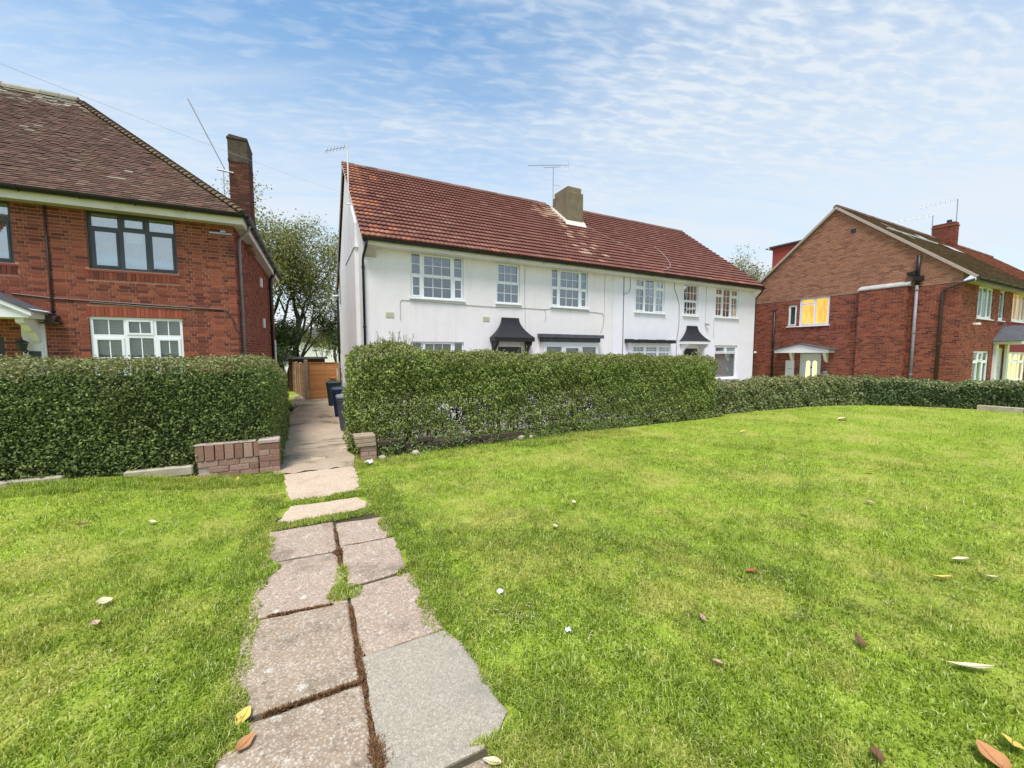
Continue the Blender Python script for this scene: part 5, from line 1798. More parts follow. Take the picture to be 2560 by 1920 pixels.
tag(mb.build('hung_tiles', MT['tile_hung'], dm), kind='stuff')
mb = MB()
mb.box(23.12, 30.1, 11.4, 13.62, 7.442, 7.52)
mb.build('dormer_roof', MT['felt_grey'], dm)
mb = MB()
mb.box(23.10, 30.0, 13.62, 13.66, 7.38, 7.53)
mb.build('dormer_fascia', MT['trim_white'], dm)
gutter(dm, ((23.0, 13.72, 7.44), (30, 13.72, 7.44)), 0.05, MT['gutter_black'])
# chimney
mb = MB()
mb.box(34.01, 34.49, 9.41, 10.39, 6.6, 9.18)
rc = mb.build('chimney', MT['mortar'], RH)
FR1 = Frame((34.0, 0, 0), (0, -1, 0), (-1, 0, 0))
brickwork(rc, FR1, (-10.40, -9.40, 7.5, 9.1), [], MT['brick_soldier'], 0, 'stretcher', proud=0.004)
FR2 = Frame((0, 9.40, 0), (1, 0, 0), (0, -1, 0))
brickwork(rc, FR2, (34.0, 34.5, 7.5, 9.1), [], MT['brick_soldier'], 0, 'stretcher', proud=0.004)
mb = MB()
mb.bbox(33.96, 34.54, 9.36, 10.44, 9.12, 9.20, 0.02)
mb.bbox(34.0, 34.5, 9.40, 10.40, 9.202, 9.34, 0.03)
mb.build('chimney_cap', MT['brick_soldier'], rc)
mb = MB()
mb.tube([(34.25, 9.75, 9.33), (34.25, 9.75, 9.52)], [0.13, 0.11], 12)
mb.build('chimney_pot', MT['bin_blue'], rc)
# front windows, door and porch
L3 = [(0.05, 0.32, 0.05, 0.95, 1, 1, 0.04), (0.36, 0.64, 0.05, 0.95, 1, 1, 0), (0.68, 0.95, 0.05, 0.95, 1, 1, 0.04)]
window(RH, FF_, fh[0], L3, 'upvc', 0.03, 'net', 'net_white', 'upvc', 'glass_dull', seed=41)
window(RH, FF_, fh[1], [(0.12, 0.88, 0.05, 0.95, 1, 1, 0.04)], 'upvc', 0.03, 'net', 'net_grey', 'upvc', 'glass_dull', seed=42)
window(RH, FF_, fh[2], L3, 'upvc', 0.03, 'lit', 'lit_amber_dim', 'upvc', 'glass_dull', seed=43, label='front upper window with dim amber light inside')
LT = [(0.04, 0.32, 0.72, 0.95, 1, 1, 0), (0.36, 0.64, 0.72, 0.95, 1, 1, 0.03), (0.68, 0.96, 0.72, 0.95, 1, 1, 0), (0.04, 0.32, 0.04, 0.66, 1, 1, 0.04), (0.36, 0.64, 0.04, 0.66, 1, 1, 0), (0.68, 0.96, 0.04, 0.66, 1, 1, 0.04)]
window(RH, FF_, fh[3], LT, 'upvc', 0.03, 'net', 'net_green', 'upvc', 'glass_dull', seed=44)
window(RH, FF_, fh[4], LT, 'upvc', 0.03, 'lit', 'lit_cream', 'upvc', 'glass_dull', seed=45, label='front ground floor window with cream light inside')
mb = MB(FF_)
mb.box(27.12, 28.23, -0.10, -0.05, -0.4, 1.88)
d2 = mb.build('door', MT['door_pale'], RH)
mb = MB(FF_)
mb.box(27.5, 27.85, -0.048, -0.035, 0.95, 0.99); mb.box(27.5, 27.8, -0.048, -0.035, 0.80, 0.83)
mb.build('letter_plate', MT['lantern'], d2)
mb = MB(FF_)
mb.box(26.75, 27.08, 0.012, 0.10, -0.4, 2.02)
mb.box(28.27, 28.55, 0.012, 0.10, -0.4, 2.02)
mb.build('pilasters', MT['trim_white'], RH)
mb = MB(FF_)
mb.box(26.65, 28.70, 0.012, 0.80, 2.03, 2.17)
pp = mb.build('porch', MT['trim_white'], RH)
mb = MB(FF_)
mb.prism([(26.60, 2.172), (28.75, 2.172), (27.675, 2.80)], 1, 0.05, 0.84)
mb.build('pediment', MT['trim_white'], pp)
mb = MB(FF_)
mb.prism([(26.50, 2.16), (27.675, 2.845), (27.675, 2.805), (26.55, 2.14)], 1, 0.012, 0.86)
mb.prism([(28.85, 2.16), (27.675, 2.845), (27.675, 2.805), (28.80, 2.14)], 1, 0.012, 0.86)
mb.build('porch_roof', MT['felt_grey'], pp)
mb = MB(FF_)
mb.bbox(24.05, 24.12, 0.0, 0.12, 2.78, 2.86, 0.01); mb.bbox(24.10, 24.30, 0.10, 0.18, 2.78, 2.86, 0.02)
mb.build('security_camera', MT['trim_white'], RH)
mb = MB()
mb.poly([(GX, GY1, -0.6), (45, GY1, -0.6), (45, GY1, 4.7), (GX, GY1, 4.7)])
mb.build('rear_wall', MT['mortar'], RH)

# ------------------------------------------------------------------ hedges
def leaf_mesh(name, P, N, size, aspect=0.52, fold=0.25, spin=None, droop=0.0):
    """one folded leaf (two triangles) per point"""
    n = len(P)
    N = N / np.maximum(np.linalg.norm(N, axis=1, keepdims=True), 1e-6)
    a = rng.normal(size=(n, 3))
    a[:, 2] += 0.35
    Tn = a - (a * N).sum(1, keepdims=True) * N
    Tn /= np.maximum(np.linalg.norm(Tn, axis=1, keepdims=True), 1e-6)
    B = np.cross(N, Tn)
    L = size[:, None]
    W = L * aspect * 0.5
    v = np.stack([P - Tn * L * 0.5, P + B * W + N * W * fold - Tn * L * 0.05, P + Tn * L * 0.5, P - B * W + N * W * fold - Tn * L * 0.05], 1).reshape(-1, 3)
    k = np.arange(n)[:, None] * 4
    f = np.concatenate([k + np.array([[0, 1, 2]]), k + np.array([[0, 2, 3]])])
    return mesh_np(name, v, f)

def polyline(pts):
    P = np.array(pts, float)
    d = np.r_[0, np.cumsum(np.hypot(*np.diff(P, axis=0).T))]
    def at(s, w):
        x = np.interp(s, d, P[:, 0]); y = np.interp(s, d, P[:, 1])
        e = 0.25
        tx = np.interp(s + e, d, P[:, 0]) - np.interp(s - e, d, P[:, 0])
        ty = np.interp(s + e, d, P[:, 1]) - np.interp(s - e, d, P[:, 1])
        L = np.maximum(np.hypot(tx, ty), 1e-6)
        tx, ty = tx / L, ty / L
        # beyond the ends carry straight on
        ov = np.where(s < 0, s, np.where(s > d[-1], s - d[-1], 0))
        return x + tx * ov - ty * w, y + ty * ov + tx * w
    return at, d[-1]

def make_hedge(name, label, pts, half, z_lo, z_hi, mats, n, leaf=0.045, r=0.16, holes=None, lump=0.035, core=True, shell=0.24, seed=1, top_mat=None, ragged=0.0):
    """z_lo/z_hi functions of s. The body is a rounded box along the polyline, filled near its skin with leaves."""
    at, Ls = polyline(pts)
    ctr = at(np.array([Ls / 2]), np.array([0.0]))
    root = thing(name, label, 'hedge', (float(ctr[0][0]), float(ctr[1][0]), float(z_lo(Ls / 2))))
    def sdf(s, w, z):
        lo, hi = z_lo(s), z_hi(s)
        c, b = (lo + hi) / 2, (hi - lo) / 2
        qx, qy, qz = np.abs(s - Ls / 2) - Ls / 2 + r, np.abs(w) - half + r, np.abs(z - c) - b + r
        # square at the foot
        qz = np.where(z < c, np.minimum(qz, 0), qz)
        d = np.sqrt(np.maximum(qx, 0) ** 2 + np.maximum(qy, 0) ** 2 + np.maximum(qz, 0) ** 2) + np.minimum(np.maximum(qx, np.maximum(qy, qz)), 0) - r
        return d - lump * vnoise(s, w, z, 3.1, seed) - lump * 0.7 * vnoise(s, w, z, 8.3, seed + 3) - 0.040 * vnoise(s, w, z, 17, seed + 5) - 0.030 * vnoise(s, w, z, 33, seed + 6)
    S, W_, Z = [], [], []
    got = 0
    while got < n:
        m = 400000
        s = rng.uniform(-0.08, Ls + 0.08, m); w = rng.uniform(-half - 0.1, half + 0.1, m)
        z = rng.uniform(0, 1, m) * (z_hi(s) - z_lo(s) + 0.1) + z_lo(s)
        d = sdf(s, w, z)
        k = (d < 0.0) & (d > -shell) & (rng.random(m) < np.exp(d / (shell * 0.42)))
        if holes is not None:
            k &= rng.random(m) < holes(s, w, z)
        S.append(s[k]); W_.append(w[k]); Z.append(z[k])
        got += k.sum()
    s, w, z = (np.concatenate(q)[:n] for q in (S, W_, Z))
    e = 0.02
    gr = np.stack([sdf(s + e, w, z) - sdf(s - e, w, z), sdf(s, w + e, z) - sdf(s, w - e, z), sdf(s, w, z + e) - sdf(s, w, z - e)], 1)
    gr /= np.maximum(np.linalg.norm(gr, axis=1, keepdims=True), 1e-6)
    x, y = at(s, w)
    x2, y2 = at(s + gr[:, 0] * 0.05, w + gr[:, 1] * 0.05)
    N = np.stack([x2 - x, y2 - y, gr[:, 2] * 0.05], 1) / 0.05
    N = N * 0.9 + rng.normal(0, 0.62, (len(x), 3)) + np.array([0, 0, 0.35])
    P = np.stack([x, y, z], 1)
    hi = z_hi(s)
    upper = (hi - z < 0.16 + 0.10 * vnoise(s, w, 0, 4, seed + 9)) & (rng.random(len(s)) < 0.75) if top_mat else np.zeros(len(s), bool)
    sz = leaf * (0.65 + 0.7 * rng.random(len(s)))
    tag(link('foliage', leaf_mesh('foliage', P[~upper], N[~upper], sz[~upper]), mats, root), kind='stuff')
    if top_mat:
        tag(link('clipped_top', leaf_mesh('clipped_top', P[upper], N[upper], sz[upper]), top_mat, root), kind='stuff')
    # stems
    rr = random.Random(seed)
    mb = MB()
    for k in range(int(Ls * 7)):
        s0 = rr.uniform(0.1, Ls - 0.1); w0 = rr.uniform(-half * 0.55, half * 0.55)
        x0, y0 = at(np.array([s0]), np.array([w0]))
        x1, y1 = at(np.array([s0 + rr.uniform(-0.2, 0.2)]), np.array([w0 + rr.uniform(-0.2, 0.2)]))
        h0, h1 = float(z_lo(s0)), float(z_hi(s0))
        mb.tube([(float(x0[0]), float(y0[0]), h0 - 0.05), (float((x0 + x1)[0] / 2) + rr.uniform(-.03, .03), float((y0 + y1)[0] / 2), (h0 + h1) / 2), (float(x1[0]), float(y1[0]), h1 - 0.12)], [0.014, 0.010, 0.004], 4, False)
    tag(mb.build('stems', MT['twig'], root), kind='stuff')
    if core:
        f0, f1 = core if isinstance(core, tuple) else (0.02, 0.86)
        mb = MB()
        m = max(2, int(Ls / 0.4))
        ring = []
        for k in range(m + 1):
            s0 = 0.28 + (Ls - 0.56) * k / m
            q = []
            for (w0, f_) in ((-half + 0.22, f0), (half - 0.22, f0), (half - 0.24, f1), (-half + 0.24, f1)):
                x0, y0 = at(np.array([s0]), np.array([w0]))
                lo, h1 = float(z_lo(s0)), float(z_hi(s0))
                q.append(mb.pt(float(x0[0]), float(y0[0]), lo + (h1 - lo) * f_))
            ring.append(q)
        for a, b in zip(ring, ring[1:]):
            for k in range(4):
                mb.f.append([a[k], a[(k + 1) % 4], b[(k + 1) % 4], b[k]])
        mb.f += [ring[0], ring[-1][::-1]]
        mb.build('blocking_core', MT['tree_dark'], root)  # added dark box, keeps light from showing through the leaf shell
    return root, at, Ls

cst = lambda v: (lambda s: np.asarray(s) * 0 + v)
# left: along the lawn, behind the broken wall
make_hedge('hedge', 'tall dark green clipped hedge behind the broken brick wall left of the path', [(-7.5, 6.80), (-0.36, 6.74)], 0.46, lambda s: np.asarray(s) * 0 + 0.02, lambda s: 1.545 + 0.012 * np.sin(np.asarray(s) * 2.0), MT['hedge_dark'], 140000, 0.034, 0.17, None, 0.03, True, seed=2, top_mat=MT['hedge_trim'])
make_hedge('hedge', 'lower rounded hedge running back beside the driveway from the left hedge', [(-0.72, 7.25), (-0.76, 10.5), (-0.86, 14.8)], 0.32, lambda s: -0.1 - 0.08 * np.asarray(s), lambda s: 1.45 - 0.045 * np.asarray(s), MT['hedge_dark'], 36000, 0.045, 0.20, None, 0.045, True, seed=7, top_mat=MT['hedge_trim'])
# right: in front of the white house; bare and see-through low down
def rh_holes(s, w, z):
    k = np.ones_like(s)
    h = vnoise(s, 0, z, 4.2, 31) + 0.6 * vnoise(s, 0, z, 11.0, 32)
    low = sstep((0.98 - z) / 0.35)
    mid = sstep((s - 0.7) / 0.6) * (1 - sstep((s - 5.2) / 0.9))
    hole = low * mid * sstep((h - 0.24) / 0.35)
    return k * (1 - 0.97 * hole) * np.where(z < 0.32, 0.6, 1.0)
rh_top = lambda s: 1.66 + 0.13 * np.exp(-((np.asarray(s) - 0.75) / 0.45) ** 2) - 0.018 * np.maximum(np.asarray(s) - 0.8, 0) + 0.018 * np.sin(np.asarray(s) * 3.1)
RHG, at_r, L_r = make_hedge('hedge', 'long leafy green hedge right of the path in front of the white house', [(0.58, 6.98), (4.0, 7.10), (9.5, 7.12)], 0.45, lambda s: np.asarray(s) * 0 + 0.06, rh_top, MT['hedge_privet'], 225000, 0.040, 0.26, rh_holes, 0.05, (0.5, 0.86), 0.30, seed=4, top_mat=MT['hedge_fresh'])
# low hedges round the far side of the lawn
make_hedge('hedge', 'low grey green hedge curving from the long hedge towards the right house', [(9.6, 7.35), (12.0, 7.30), (14.3, 6.95), (15.9, 6.40)], 0.42, lambda s: np.asarray(s) * 0 - 0.05, lambda s: 0.82 + 0.05 * np.sin(np.asarray(s) * 2.3 + 1) + 0.05 * np.sin(np.asarray(s) * 5.1) + 0.06 * (np.asarray(s) > 3.4) * (np.asarray(s) < 5.2) , MT['hedge_low'], 34000, 0.062, 0.20, None, 0.06, True, seed=11, top_mat=MT['hedge_trim'])
make_hedge('hedge', 'low dark green hedge at the right edge of the lawn above a pale kerb', [(15.8, 6.55), (16.9, 5.55), (17.8, 4.2), (18.2, 2.0), (18.0, -1.5)], 0.46, lambda s: np.asarray(s) * 0 - 0.05, lambda s: 0.80 + 0.06 * np.sin(np.asarray(s) * 1.9) + 0.03 * np.sin(np.asarray(s) * 4.7), MT['hedge_low_dark'], 40000, 0.062, 0.20, None, 0.07, True, seed=13, top_mat=MT['hedge_low'])

# shoots standing above the right hedge
def shoots(parent, spots, mat):
    P, N, Z = [], [], []
    mb = MB()
    rr = random.Random(3)
    for (s0, h, k) in spots:
        for q in range(k):
            ss = s0 + rr.uniform(-0.18, 0.18)
            x0, y0 = at_r(np.array([ss]), np.array([rr.uniform(-0.35, 0.1)]))
            x0, y0 = float(x0[0]), float(y0[0])
            zt_ = float(rh_top(ss)) - 0.06
            hh = h * rr.uniform(0.5, 1.1)
            lx, ly = rr.uniform(-0.05, 0.05), rr.uniform(-0.05, 0.05)
            mb.tube([(x0, y0, zt_), (x0 + lx, y0 + ly, zt_ + hh * 0.5), (x0 + lx * 1.6, y0 + ly * 1.6, zt_ + hh)], [0.004, 0.003, 0.002], 4, False)
            m = int(hh / 0.016)
            for j in range(m):
                t_ = (j + 1) / m
                P.append((x0 + lx * 1.6 * t_ + rr.uniform(-0.018, 0.018), y0 + ly * 1.6 * t_ + rr.uniform(-0.018, 0.018), zt_ + hh * t_))
                N.append((rr.uniform(-1, 1), rr.uniform(-1, 0.4), rr.uniform(0, 1)))
                Z.append(rr.uniform(0.022, 0.038))
    a = mb.build('shoot_stems', MT['twig'], parent)
    tag(a, kind='stuff')
    tag(link('shoots', leaf_mesh('shoots', np.array(P), np.array(N), np.array(Z)), mat, parent), kind='stuff')
shoots(RHG, [(0.45, 0.17, 5), (0.66, 0.28, 7), (0.85, 0.22, 8), (1.05, 0.16, 6), (1.3, 0.13, 3), (1.55, 0.15, 4), (1.75, 0.12, 2), (2.0, 0.13, 2), (2.4, 0.10, 2), (2.75, 0.10, 2), (3.18, 0.26, 5), (3.45, 0.12, 2), (4.2, 0.09, 3), (5.1, 0.09, 3), (6.0, 0.06, 3), (7.1, 0.06, 3)], MT['hedge_privet'])

# ivy and loose leaves at the foot of the right hedge
n_ = 16000
x = rng.uniform(0.95, 9.6, n_)
y = np.interp(x, LBX, LBY) + 0.02 + rng.normal(0, 0.07, n_)
z = np.abs(rng.normal(0.02, 0.09, n_)) * (1 - sstep((np.interp(x, LBX, LBY) - y) / 0.22))
k = rng.random(n_) < np.clip(0.55 + 0.75 * vnoise(x, z, 0, 5.0, 41), 0, 1)
x, y, z = x[k], y[k], z[k]
N_ = rng.normal(0, 0.6, (len(x), 3)) + np.array([0, -0.6, 0.7])
tag(link('hedge_foot_ivy', leaf_mesh('hedge_foot_ivy', np.stack([x, y, z + 0.01], 1), N_, 0.035 * (0.6 + rng.random(len(x)))), MT['hedge_dark']), 'small dark ivy leaves and sprouts along the foot of the right hedge', 'ivy', kind='stuff')

# ------------------------------------------------------------------ garden walls, fence, bins
GW = thing('garden_wall', 'broken low brick wall with end pier in front of the left hedge', 'wall', (-1.0, 6.3, 0.0))
FWL = Frame((0, 6.26, 0), (1, 0, 0), (0, -1, 0))
mb = MB()
mb.box(-1.25, -0.60, 6.262, 6.37, 0.0, 0.235)
mb.box(-0.572, -0.367, 6.222, 6.42, -0.05, 0.40)
core = mb.build('wall_core', MT['mortar_pale'], GW)
def one_brick(parent, x0, x1, y0, y1, z0, z1, mat, name='brick', jit=0.003):
    mb = MB()
    w, d, h = x1 - x0, y1 - y0, z1 - z0
    mb.bbox(-w / 2, w / 2, -d / 2, d / 2, 0, h, 0.005)
    return mb.build(name, MT[mat], parent, loc=((x0 + x1) / 2, (y0 + y1) / 2 + random.uniform(-jit, jit), z0), rot=(0, 0, random.uniform(-0.012, 0.012)))
# lower courses, worn and pale
for r in range(3):
    x = -1.255 + (0.11 if r % 2 else 0)
    while x < -0.61:
        x1 = min(x + 0.213, -0.60)
        if x1 - x > 0.05:
            one_brick(core, x, x1, 6.247, 6.345, 0.005 + 0.077 * r, 0.072 + 0.077 * r, 'brick_plum')
        x += 0.225
# bricks set on end along the top
k = 0
x = -1.275
while x < -0.63:
    w = 0.108 if k % 2 else 0.100
    o = one_brick(core, x, x + w - 0.010, 6.243 - 0.004 * (k % 2), 6.36, 0.242, 0.432 + 0.006 * math.sin(k), 'brick_plum', 'upright_brick')
    x += w
    k += 1
mb = MB()
mb.bbox(-1.285, -0.62, 6.24, 6.365, 0.436, 0.452, 0.005)
mb.build('coping', MT['mortar_pale'], GW)
# pier
for r in range(5):
    z0 = 0.01 + 0.080 * r
    if r % 2:
        one_brick(core, -0.585, -0.472, 6.205, 6.44, z0, z0 + 0.068, 'brick_plum')
        one_brick(core, -0.460, -0.352, 6.205, 6.44, z0, z0 + 0.068, 'brick_plum')
    else:
        one_brick(core, -0.585, -0.352, 6.205, 6.315, z0, z0 + 0.068, 'brick_plum')
        one_brick(core, -0.585, -0.352, 6.325, 6.44, z0, z0 + 0.068, 'brick_plum')
mb = MB()
mb.bbox(-0.592, -0.345, 6.20, 6.445, 0.412, 0.462, 0.012)
mb.build('pier_cap', MT['mortar_pale'], GW)

def kerb(name, label, pts, w, h, mat, zb=-0.05):
    root = thing(name, label, 'kerb', (pts[0][0], pts[0][1], 0))
    for k, (a, b) in enumerate(zip(pts, pts[1:])):
        d = Vector((b[0] - a[0], b[1] - a[1], 0))
        L = d.length
        ang = math.atan2(d.y, d.x)
        mb = MB()
        mb.bbox(0.006, L - 0.006, -w / 2, w / 2, zb, h, 0.012)
        mb.build('kerb_stone', MT[mat], root, loc=(a[0], a[1], gz(a[0], a[1]) + random.uniform(-0.006, 0.006)), rot=(random.uniform(-0.02, 0.02), 0, ang))
    return root
kerb('edging_kerb', 'pale concrete kerb between the broken wall and the hedge gap', [(-1.97, 6.30), (-1.30, 6.29)], 0.10, 0.055, 'concrete_kerb')
kerb('edging_kerb', 'pale concrete kerb at the foot of the hedge at the left picture edge', [(-5.2, 6.30), (-4.3, 6.30), (-3.5, 6.30), (-2.48, 6.31)], 0.10, 0.035, 'concrete_kerb')
kerb('edging_kerb', 'pale concrete kerb below the dark low hedge far right', [(17.28, 4.05), (17.36, 3.2), (17.36, 2.3), (17.34, 1.2), (17.32, 0.0)], 0.14, 0.13, 'concrete_kerb')

RW = thing('garden_wall', 'ruined low brick wall with leaning capped pier under the long right hedge', 'wall', (0.9, 6.4, 0))
mb = MB()
mb.box(0.96, 3.6, 6.50, 6.58, -0.03, 0.15)
rcw = mb.build('wall_core', MT['soil'], RW)
rw = random.Random(8)
for r in range(3):
    x = 0.96 + (0.11 if r % 2 else 0)
    while x < (3.4, 3.2, 1.7)[r]:
        if rw.random() < (0.85, 0.6, 0.5)[r]:
            one_brick(rcw, x, x + 0.213, 6.468, 6.566, 0.005 + 0.077 * r, 0.072 + 0.077 * r, 'brick_dark', jit=0.012)
        x += 0.225
mb = MB()
mb.box(0.715, 0.905, 6.275, 6.455, -0.05, 0.21)
pc = mb.build('pier_core', MT['mortar_pale'], RW)
for r in range(3):
    z0 = 0.0 + 0.074 * r
    if r % 2:
        one_brick(pc, 0.70, 0.805, 6.26, 6.47, z0, z0 + 0.064, 'brick_plum'); one_brick(pc, 0.815, 0.92, 6.26, 6.47, z0, z0 + 0.064, 'brick_plum')
    else:
        one_brick(pc, 0.70, 0.92, 6.26, 6.36, z0, z0 + 0.064, 'brick_plum'); one_brick(pc, 0.70, 0.92, 6.37, 6.47, z0, z0 + 0.064, 'brick_plum')
for k, (dx, z0, h) in enumerate(((-0.02, 0.222, 0.055), (-0.035, 0.280, 0.060), (-0.045, 0.343, 0.045))):
    mb = MB()
    mb.bbox(0.655 + dx, 0.925 + dx * 0.4, 6.24, 6.49, z0, z0 + h, 0.012)
    mb.build('cap_stone', MT['concrete_post'], RW, rot=(0, 0, 0.0))

# fence across the side passage
def fence_panel(parent, a, b, z0, z1, slats=17, mat='timber'):
    """overlapping waney boards between two points, battens in front"""
    d = Vector((b[0] - a[0], b[1] - a[1], 0)); L = d.length; d.normalize()
    nrm = Vector((d.y, -d.x, 0))
    fr = Frame((a[0], a[1], 0), d, nrm)
    h = (z1 - z0) / slats
    for k in range(slats):
        mb = MB(fr)
        jz = [random.uniform(-0.008, 0.008) for _ in range(7)]
        A, B, Cc, Dd = [], [], [], []
        for j in range(7):
            u = L * j / 6
            za, zb_ = z0 + k * h + jz[j], z0 + (k + 1) * h + 0.025
            A.append(mb.pt(u, 0.034, za)); B.append(mb.pt(u, 0.004, zb_)); Cc.append(mb.pt(u, -0.004, zb_)); Dd.append(mb.pt(u, 0.012, za))
        for j in range(6):
            mb.f += [[A[j], A[j + 1], B[j + 1], B[j]], [Dd[j + 1], Dd[j], Cc[j], Cc[j + 1]], [A[j + 1], A[j], Dd[j], Dd[j + 1]]]
        mb.build('fence_board', MT[mat], parent)
    for u in (0.03, L * 0.5, L - 0.03):
        mb = MB(fr)
        mb.box(u - 0.025, u + 0.025, 0.036, 0.055, z0, z1)
        mb.build('batten', MT[mat], parent)
    mb = MB(fr)
    mb.box(0, L, -0.02, 0.05, z1 + 0.026, z1 + 0.05)
    mb.build('capping', MT[mat], parent)
FY_ = 22.05
FZ = -0.66
GT = thing('side_gate', 'orange timber board gate closing the passage beside the white house', 'gate', (0.8, FY_, FZ))
fence_panel(GT, (0.13, FY_), (1.42, FY_), FZ + 0.03, FZ + 1.80)
mb = MB()
mb.tube([(1.05, FY_ - 0.06, 0.40), (1.38, FY_ - 0.06, 0.37)], 0.028, 8)
mb.box(1.34, 1.40, FY_ - 0.08, FY_ - 0.05, 0.22, 0.36)
mb.build('latch', MT['timber_old'], GT)
def post(x, y, z0, z1, w, label):
    o = MB().bbox(-w / 2, w / 2, -w / 2, w / 2, 0, z1 - z0, 0.02).build('fence_post', MT['concrete_post'], None, loc=(x, y, z0))
    tag(o, label, 'post', 'posts of the passage fence')
post(0.02, FY_ - 0.02, FZ, FZ + 1.98, 0.17, 'thick concrete post at the left of the timber gate')
post(1.50, FY_ - 0.02, FZ, FZ + 1.86, 0.12, 'concrete post between the timber gate and the white house')
pv = (0.0, FY_ + 0.1)
for k, (dx, dy) in enumerate(((-0.20, 1.8), (-0.24, 1.85), (-0.28, 1.9))):
    nx_ = (pv[0] + dx, pv[1] + dy)
    FN = thing('timber_fence', ('weathered timber fence panel running back from the gate post', 'middle timber fence panel behind the side hedge', 'furthest timber fence panel of the passage')[k], 'fence', ((pv[0] + nx_[0]) / 2, (pv[1] + nx_[1]) / 2, FZ))
    fence_panel(FN, nx_, pv, FZ + 0.03, FZ + 1.72, 15, 'timber_old')
    post(nx_[0] - 0.02, nx_[1] + 0.05, FZ, FZ + 1.82, 0.12, ('concrete post behind the first weathered fence panel', 'concrete post behind the middle fence panel', 'concrete post behind the furthest fence panel')[k])
    pv = (nx_[0], nx_[1] + 0.1)

def wheelie_bin(x, y, z, rot, body, lid, label, h=1.07):
    root = thing('wheelie_bin', label, 'bin', (x, y, z), rot, 'wheelie bins along the side wall', local=True)
    mb = MB()
    lo = [(-0.20, -0.21), (0.20, -0.21), (0.20, 0.19), (-0.20, 0.19)]
    hi = [(-0.265, -0.29), (0.265, -0.29), (0.265, 0.27), (-0.265, 0.27)]
    def ring(q, zz, r):
        out = []
        for k, (px_, py_) in enumerate(q):
            sx_, sy_ = math.copysign(1, px_), math.copysign(1, py_)
            if k % 2 == 0:
                c = [(px_, py_ - sy_ * r), (px_ - sx_ * r, py_)]
            else:
                c = [(px_ - sx_ * r, py_), (px_, py_ - sy_ * r)]
            out += [mb.pt(*p, zz) for p in c]
        return out
    rings = [ring(lo, 0.04, 0.04), ring([(a * 1.02, b * 1.02) for a, b in lo], 0.10, 0.04), ring([(a * 0.965, b * 0.965) for a, b in hi], h - 0.20, 0.045), ring([(a * 1.0, b * 1.0) for a, b in hi], h - 0.18, 0.045), ring([(a * 1.01, b * 1.01) for a, b in hi], h - 0.09, 0.045)]
    for a, b in zip(rings, rings[1:]):
        for k in range(8):
            mb.f.append([a[k], a[(k + 1) % 8], b[(k + 1) % 8], b[k]])
    mb.f.append(rings[0][::-1]); mb.f.append(rings[-1])
    mb.build('body', MT[body], root)
    mb = MB()
    R1 = []
    for (sc, zz) in ((1.06, h - 0.088), (1.06, h - 0.045), (0.95, h - 0.012), (0.6, h + 0.012)):
        R1.append(ring([(a * sc, b * sc) for a, b in hi], zz, 0.05))
    for a, b in zip(R1, R1[1:]):
        for k in range(8):
            mb.f.append([a[k], a[(k + 1) % 8], b[(k + 1) % 8], b[k]])
    mb.f.append(R1[-1]); mb.f.append(R1[0][::-1])
    l = mb.build('lid', MT[lid], root)
    mb = MB()
    mb.tube([(-0.20, 0.33, h - 0.07), (0.20, 0.33, h - 0.07)], 0.016, 8)
    mb.tube([(-0.18, 0.27, h - 0.09), (-0.18, 0.335, h - 0.07)], 0.016, 6); mb.tube([(0.18, 0.27, h - 0.09), (0.18, 0.335, h - 0.07)], 0.016, 6)
    mb.build('handle', MT[body], root)
    for s in (-1, 1):
        mb = MB()
        mb.tube([(s * 0.205, 0.20, 0.10), (s * 0.255, 0.20, 0.10)], 0.10, 16)
        mb.build('wheel', MT['rubber'], root)
    return root
wheelie_bin(1.07, 12.65, -0.655, R_(-90), 'bin_grey', 'bin_grey_lid', 'grey wheelie bin nearest the hedge with paler grey lid')
wheelie_bin(1.10, 15.55, -0.655, R_(-90), 'bin_blue', 'bin_blue_lid', 'blue wheelie bin between the grey bin and the green bin')
wheelie_bin(1.06, 19.0, -0.655, R_(-90), 'bin_green', 'bin_green', 'dark green wheelie bin furthest back beside the gate')

# ------------------------------------------------------------------ beyond the gardens
BB = thing('white_building', 'long white building half hidden behind the trees past the gate', 'building', (-2, 46, -0.7))
mb = MB()
mb.box(-12, 6.5, 46, 52, -0.7, 2.9)
mb.build('wall', MT['wall_far'], BB)
mb = MB()
mb.prism([(45.7, 2.9), (52.3, 2.9), (49, 4.4)], 0, -12.2, 6.7)
mb.build('roof', MT['felt_grey'], BB)
for x in (-9, -5.4, -2.2, 3.9):
    mb = MB()
    mb.box(x, x + 1.1, 45.95, 46.0, 0.6, 1.9)
    mb.build('window', MT['interior_mid'], BB)
SH = thing('garden_shed', 'low brown shed with flat roof behind the timber gate', 'shed', (0.3, 28, -0.7))
mb = MB()
mb.box(-0.9, 1.1, 27.6, 29.4, -0.7, 1.30)
mb.build('wall', MT['shed_wood'], SH)
mb = MB()
mb.box(-1.05, 1.25, 27.4, 29.6, 1.30, 1.42)
mb.build('roof', MT['felt_grey'], SH)

